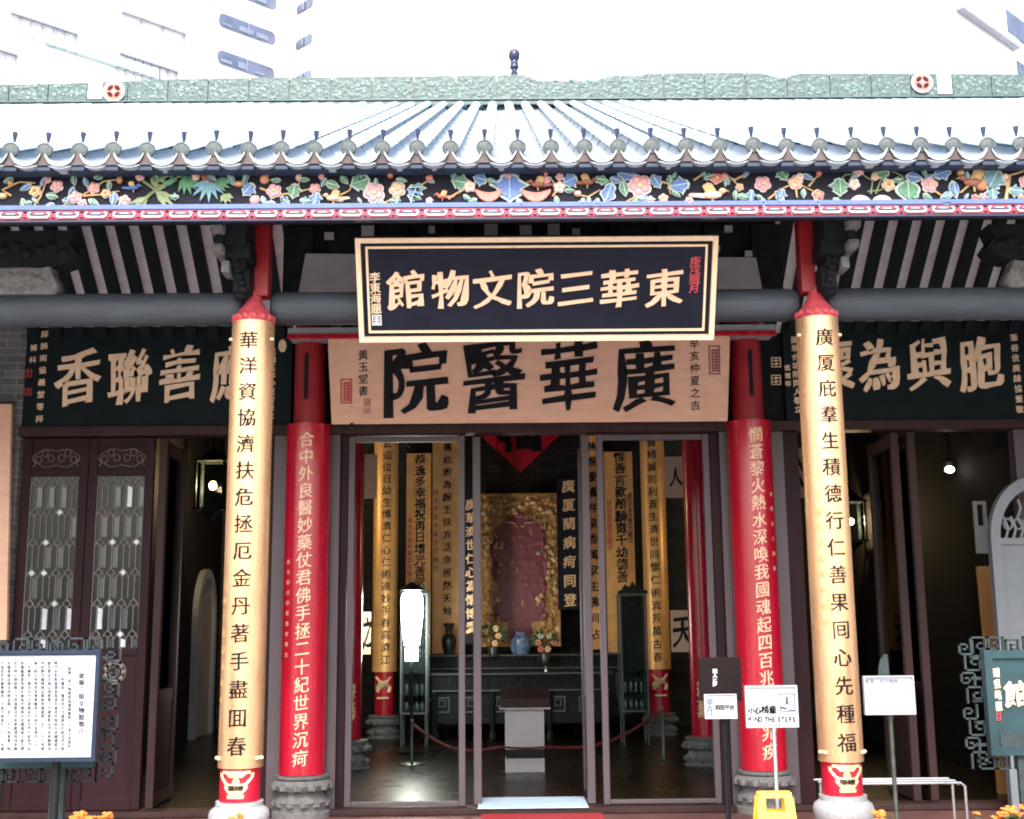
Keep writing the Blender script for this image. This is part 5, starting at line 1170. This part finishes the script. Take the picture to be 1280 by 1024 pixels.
# hall lanterns, lit
def lantern(label, px, py, Y, s, watts):
    c = at(px, py, Y); t = thing('hall_lantern', label, 'lantern', tuple(c), 'lit glass lanterns hanging in the hall'); w = .2*s; h = .34*s
    bm = NB()
    for sx in (-1, 1):
        for sy in (-1, 1): box(bm, c.x+sx*w-.015, c.x+sx*w+.015, c.y+sy*w-.015, c.y+sy*w+.015, c.z-h, c.z+h)
    for z in (c.z-h-.03, c.z+h): 
        for q in (-1, 1):
            box(bm, c.x-w-.03, c.x+w+.03, c.y+q*w-.02, c.y+q*w+.02, z, z+.03); box(bm, c.x+q*w-.02, c.x+q*w+.02, c.y-w+.021, c.y+w-.021, z, z+.03)
    lathe(bm, c.x, c.y, [(w*1.3, c.z+h+.031), (w*.5, c.z+h+.15), (.02, c.z+h+.2), (.015, c.z+h+2.0)], 6); lathe(bm, c.x, c.y, [(.02, c.z-h-.2), (.05, c.z-h-.12), (w*1.1, c.z-h-.031)], 6)
    obj('lantern_frame', bm, 'altar', t)
    bm = NB()
    for sx, sy in ((1, 0), (-1, 0), (0, 1), (0, -1)):
        if sx: box(bm, c.x+sx*w-.003, c.x+sx*w+.003, c.y-w+.016, c.y+w-.016, c.z-h+.001, c.z+h-.001)
        else: box(bm, c.x-w+.016, c.x+w-.016, c.y+sy*w-.003, c.y+sy*w+.003, c.z-h+.001, c.z+h-.001)
    obj('glass_pane', bm, 'glass', t)
    bm = NB(); ell(bm, c, (.045*s, .045*s, .055*s)); obj('bulb', bm, 'bulb', t, True)
lantern('lit lantern hanging in the left bay beside the left front column', 266, 607, 8.6, 1.0, 30)
lantern('lit lantern hanging in the right bay behind the right front column', 1064, 652, 8.6, .8, 30)
c = at(1187, 587, 5.0); t = thing('ceiling_spotlight', 'small bright white spotlight high in the dark right bay', 'lamp', tuple(c))
bm = NB(); ell(bm, c, (.055, .03, .04)); obj('lens', bm, 'spot_lens', t, True)
bm = NB(); lathe(bm, c.x+.03, c.y+.09, [(.03, c.z-.02), (.06, c.z+.0), (.06, c.z+.1), (.02, c.z+.12), (.012, c.z+1.7)], 14); obj('housing', bm, 'black_metal', t, True)
# white arched doorway on the left side wall, seen slantwise
t = thing('wall_arch', 'narrow pale arched doorway seen slantwise on the left hall wall', 'doorway', (-4.98, 10.6, .045))
A1 = arch(.62, 1.85, 16, .046); A0 = arch(.5, 1.85, 16, .046); f = lambda u, v, d: (-5.04+d, 10.5+u, v); bm = NB()
for k in range(len(A1)-1): prism(bm, [A1[k], A1[k+1], A0[k+1], A0[k]], f, 0, .09)
obj('arch_frame', bm, 'arch', t)
bm = NB(); prism(bm, A0, f, .0, .03); obj('door_panel', bm, 'lead', t)
# framed notice and an orange wooden plank inside the right bay
Y = 3.6; a, b = at(1215, 627, Y), at(1236, 692, Y); t = thing('wall_frame', 'pale framed glass box on the dark inner wall of the right bay', 'frame', (a.x, Y, b.z))
bm = NB(); rectframe(bm, front(Y), a.x, b.x, (a.z+b.z)/2-.02, a.z, .035, 0, .03); box(bm, a.x, b.x, Y-.03, Y, b.z, (a.z+b.z)/2-.021); obj('frame', bm, 'panel_grey', t)
bm = NB(); box(bm, a.x, b.x, Y+.001, Y+.02, (a.z+b.z)/2, a.z); obj('backing', bm, 'black_metal', t)
bm = NB(); box(bm, b.x-.03, b.x, Y+.021, Y+.05, .046, a.z); obj('post', bm, 'black_metal', t)
Y = 3.3; a, b = at(1222, 708, Y), at(1244, 790, Y); bm = NB(); prism(bm, [(a.x, a.z), (a.x+.14, a.z), (b.x+.03, .046), (a.x+.04, .046)], XZ(Y), 0, .05); t = thing('wooden_plank', 'upright orange brown wooden plank beside the pale arched screen', 'plank', (a.x, Y, .045)); obj('plank', bm, 'plank', t)
bm = NB(); prism(bm, [(a.x+.115, a.z+.02), (a.x+.145, a.z+.02), (b.x+.035, .046), (b.x+.005, .046)], XZ(Y), -.012, -.001); obj('edge_strip', bm, 'peach', t)

# ================================================================== WHITE TOWERS BEHIND
VUP = Vector((0, 0, 1))
Ad = Vector((math.sin(R_(47.5)), math.cos(R_(47.5)), 0)); Bd = Vector((math.sin(R_(134)), math.cos(R_(134)), 0))
def tower():
    C0 = at(358, 40, 46.); C0.z = 0; t = thing('office_tower', 'white high rise with rounded window bands behind the left end of the roof', 'building', (C0.x, C0.y, 0))
    NA = Ad.cross(VUP).normalized(); NBv = Bd.cross(VUP).normalized()
    fa = lambda u, v, d: C0+Ad*u+VUP*v+NA*(d)
    if (CAM-C0).dot(NA) < 0: NA = -NA
    if (CAM-C0).dot(NBv) < 0: NBv = -NBv
    def uvA(px, py): p = atplane(px, py, C0, NA)-C0; return p.dot(Ad), p.z
    def uvB(px, py): p = atplane(px, py, C0, NBv)-C0; return p.dot(Bd), p.z
    fA = lambda u, v, d: C0+Ad*u+VUP*v+NA*d
    fB = lambda u, v, d: C0+Bd*u+VUP*v+NBv*d
    H = 60; uB = uvB(394, 60)[0]
    bm = NB()
    prism(bm, [(C0-Ad*60).to_2d()[:], C0.to_2d()[:], (C0+Bd*uB).to_2d()[:], (C0+Bd*uB+Ad*14).to_2d()[:], (C0+Ad*14-NA*14).to_2d()[:], (C0-Ad*60-NA*14).to_2d()[:]], lambda u, v, d: (u, v, d), 0, H)
    obj('wall', bm, 'concrete', t)
    def rwin(f, u0, u1, v0, v1, blinds):
        r = min(.5, (v1-v0)*.35); pl = []
        for cx, cz, a0 in ((u1-r, v1-r, 0), (u0+r, v1-r, 90), (u0+r, v0+r, 180), (u1-r, v0+r, 270)):
            for k in range(5): a = R_(a0+22.5*k); pl.append((cx+r*math.cos(a), cz+r*math.sin(a)))
        bm = NB(); prism(bm, pl, f, .02, .05); wnd = obj('window', bm, 'win', t)
        for i in range(blinds):
            rn = random.Random(int(u0*10+v0+i)); a = u0+.15+(u1-u0-.3)*i/blinds; b = a+(u1-u0-.3)/blinds*rn.uniform(.4, .9); h = (v1-v0)*rn.uniform(.25, .6)
            bm = NB(); prism(bm, [(a, v0+.12), (b, v0+.12), (b, v0+h), (a, v0+h)], f, .06, .08); obj('blind', bm, 'win2', wnd)
        n = max(2, int((u1-u0)/1.2))
        for i in range(1, n): bm = NB(); a = u0+(u1-u0)*i/n; prism(bm, [(a-.04, v0+.05), (a+.04, v0+.05), (a+.04, v1-.05), (a-.04, v1-.05)], f, .081, .12); obj('mullion', bm, 'win2', wnd)
    u0, v0 = uvA(273, 33); u1, v1 = uvA(344, 0+42); ub, _ = uvA(272, 20)
    zt0 = uvA(273, 15)[1]; zb0 = uvA(274, 33)[1]; zt1 = uvA(271, 61)[1]; st = zt0-zt1
    for k in range(-1, 4): rwin(fA, u0, u1, zb0-k*st, zt0-k*st, 3)
    # right wing
    a0, b0 = uvB(370.5, 52); a1, b1 = uvB(391, 33); zbot = uvB(371, 64)[1]
    for k in range(-1, 4): rwin(fB, a0, a1, zbot-k*st, b0-k*st, 0)
    # balcony rails and ledge on the left part
    def rail(pa, pb, drops, mtl='railing', th=.12):
        bm = NB(); (ua, va), (ub_, vb) = uvA(*pa), uvA(*pb); vm = (va+vb)/2
        prism(bm, [(ua, vm-th/2), (ub_, vm-th/2), (ub_, vm+th/2), (ua, vm+th/2)], fA, .05, .25)
        for i in range(drops+1): u = ua+(ub_-ua)*i/max(1, drops); prism(bm, [(u-.05, vm-.9), (u+.05, vm-.9), (u+.05, vm-th/2-.001), (u-.05, vm-th/2-.001)], fA, .06, .16)
        obj('balcony_rail' if drops else 'ledge', bm, mtl, t)
    rail((12, 16), (95, 45), 6); rail((148, 65), (220, 93), 7); rail((150, 14), (230, 45), 3); rail((54, 47), (195, 97), 0, 'cyan_line', .42)
    rail((-40, 50), (20, 72), 5)
    for px in (72,): 
        u, v = uvA(px, 3); bm = NB(); prism(bm, [(u-.05, v-1), (u+.05, v-1), (u+.05, v+3), (u-.05, v+3)], fA, .05, .12); obj('drain_pipe', bm, 'railing', t)
tower()
def tower_right():
    NA = Ad.cross(VUP).normalized(); C0 = at(1268, 72, 34.); C0.z = 0
    if (CAM-C0).dot(NA) < 0: NA = -NA
    t = thing('office_block', 'white building with a dark sloping roof edge and blue window at the upper right', 'building', (C0.x, C0.y, 0))
    fA = lambda u, v, d: C0+Ad*u+VUP*v+NA*d
    def uvA(px, py): p = atplane(px, py, C0, NA)-C0; return p.dot(Ad), p.z
    (ua, va), (ub, vb) = uvA(1195, 5), uvA(1268, 72); z = (va+vb)/2
    bm = NB(); prism(bm, [(ua-.0, 0), (ub+9, 0), (ub+9, z+7), (ub+.6, z+7), (ub+.6, z), (ua, z)], fA, -9, 0); obj('wall', bm, 'concrete', t)
    bm = NB(); prism(bm, [(ua-.1, z-.02), (ub, z-.02), (ub, z+.16), (ua-.1, z+.16)], fA, .001, .3); obj('parapet_edge', bm, 'railing', t)
    for q in ((1256, 12, 1300, 40), (1270, 76, 1310, 92)):
        (a, b), (c, d) = uvA(q[0], q[1]), uvA(q[2], q[3]); _, b2 = uvA(q[0]+2, q[3]); bm = NB(); prism(bm, [(a, b2), (c, b2), (c, b), (a, b)], fA, .02, .06); obj('window', bm, 'win', t)
tower_right()
bpy.data.objects.remove(_to)
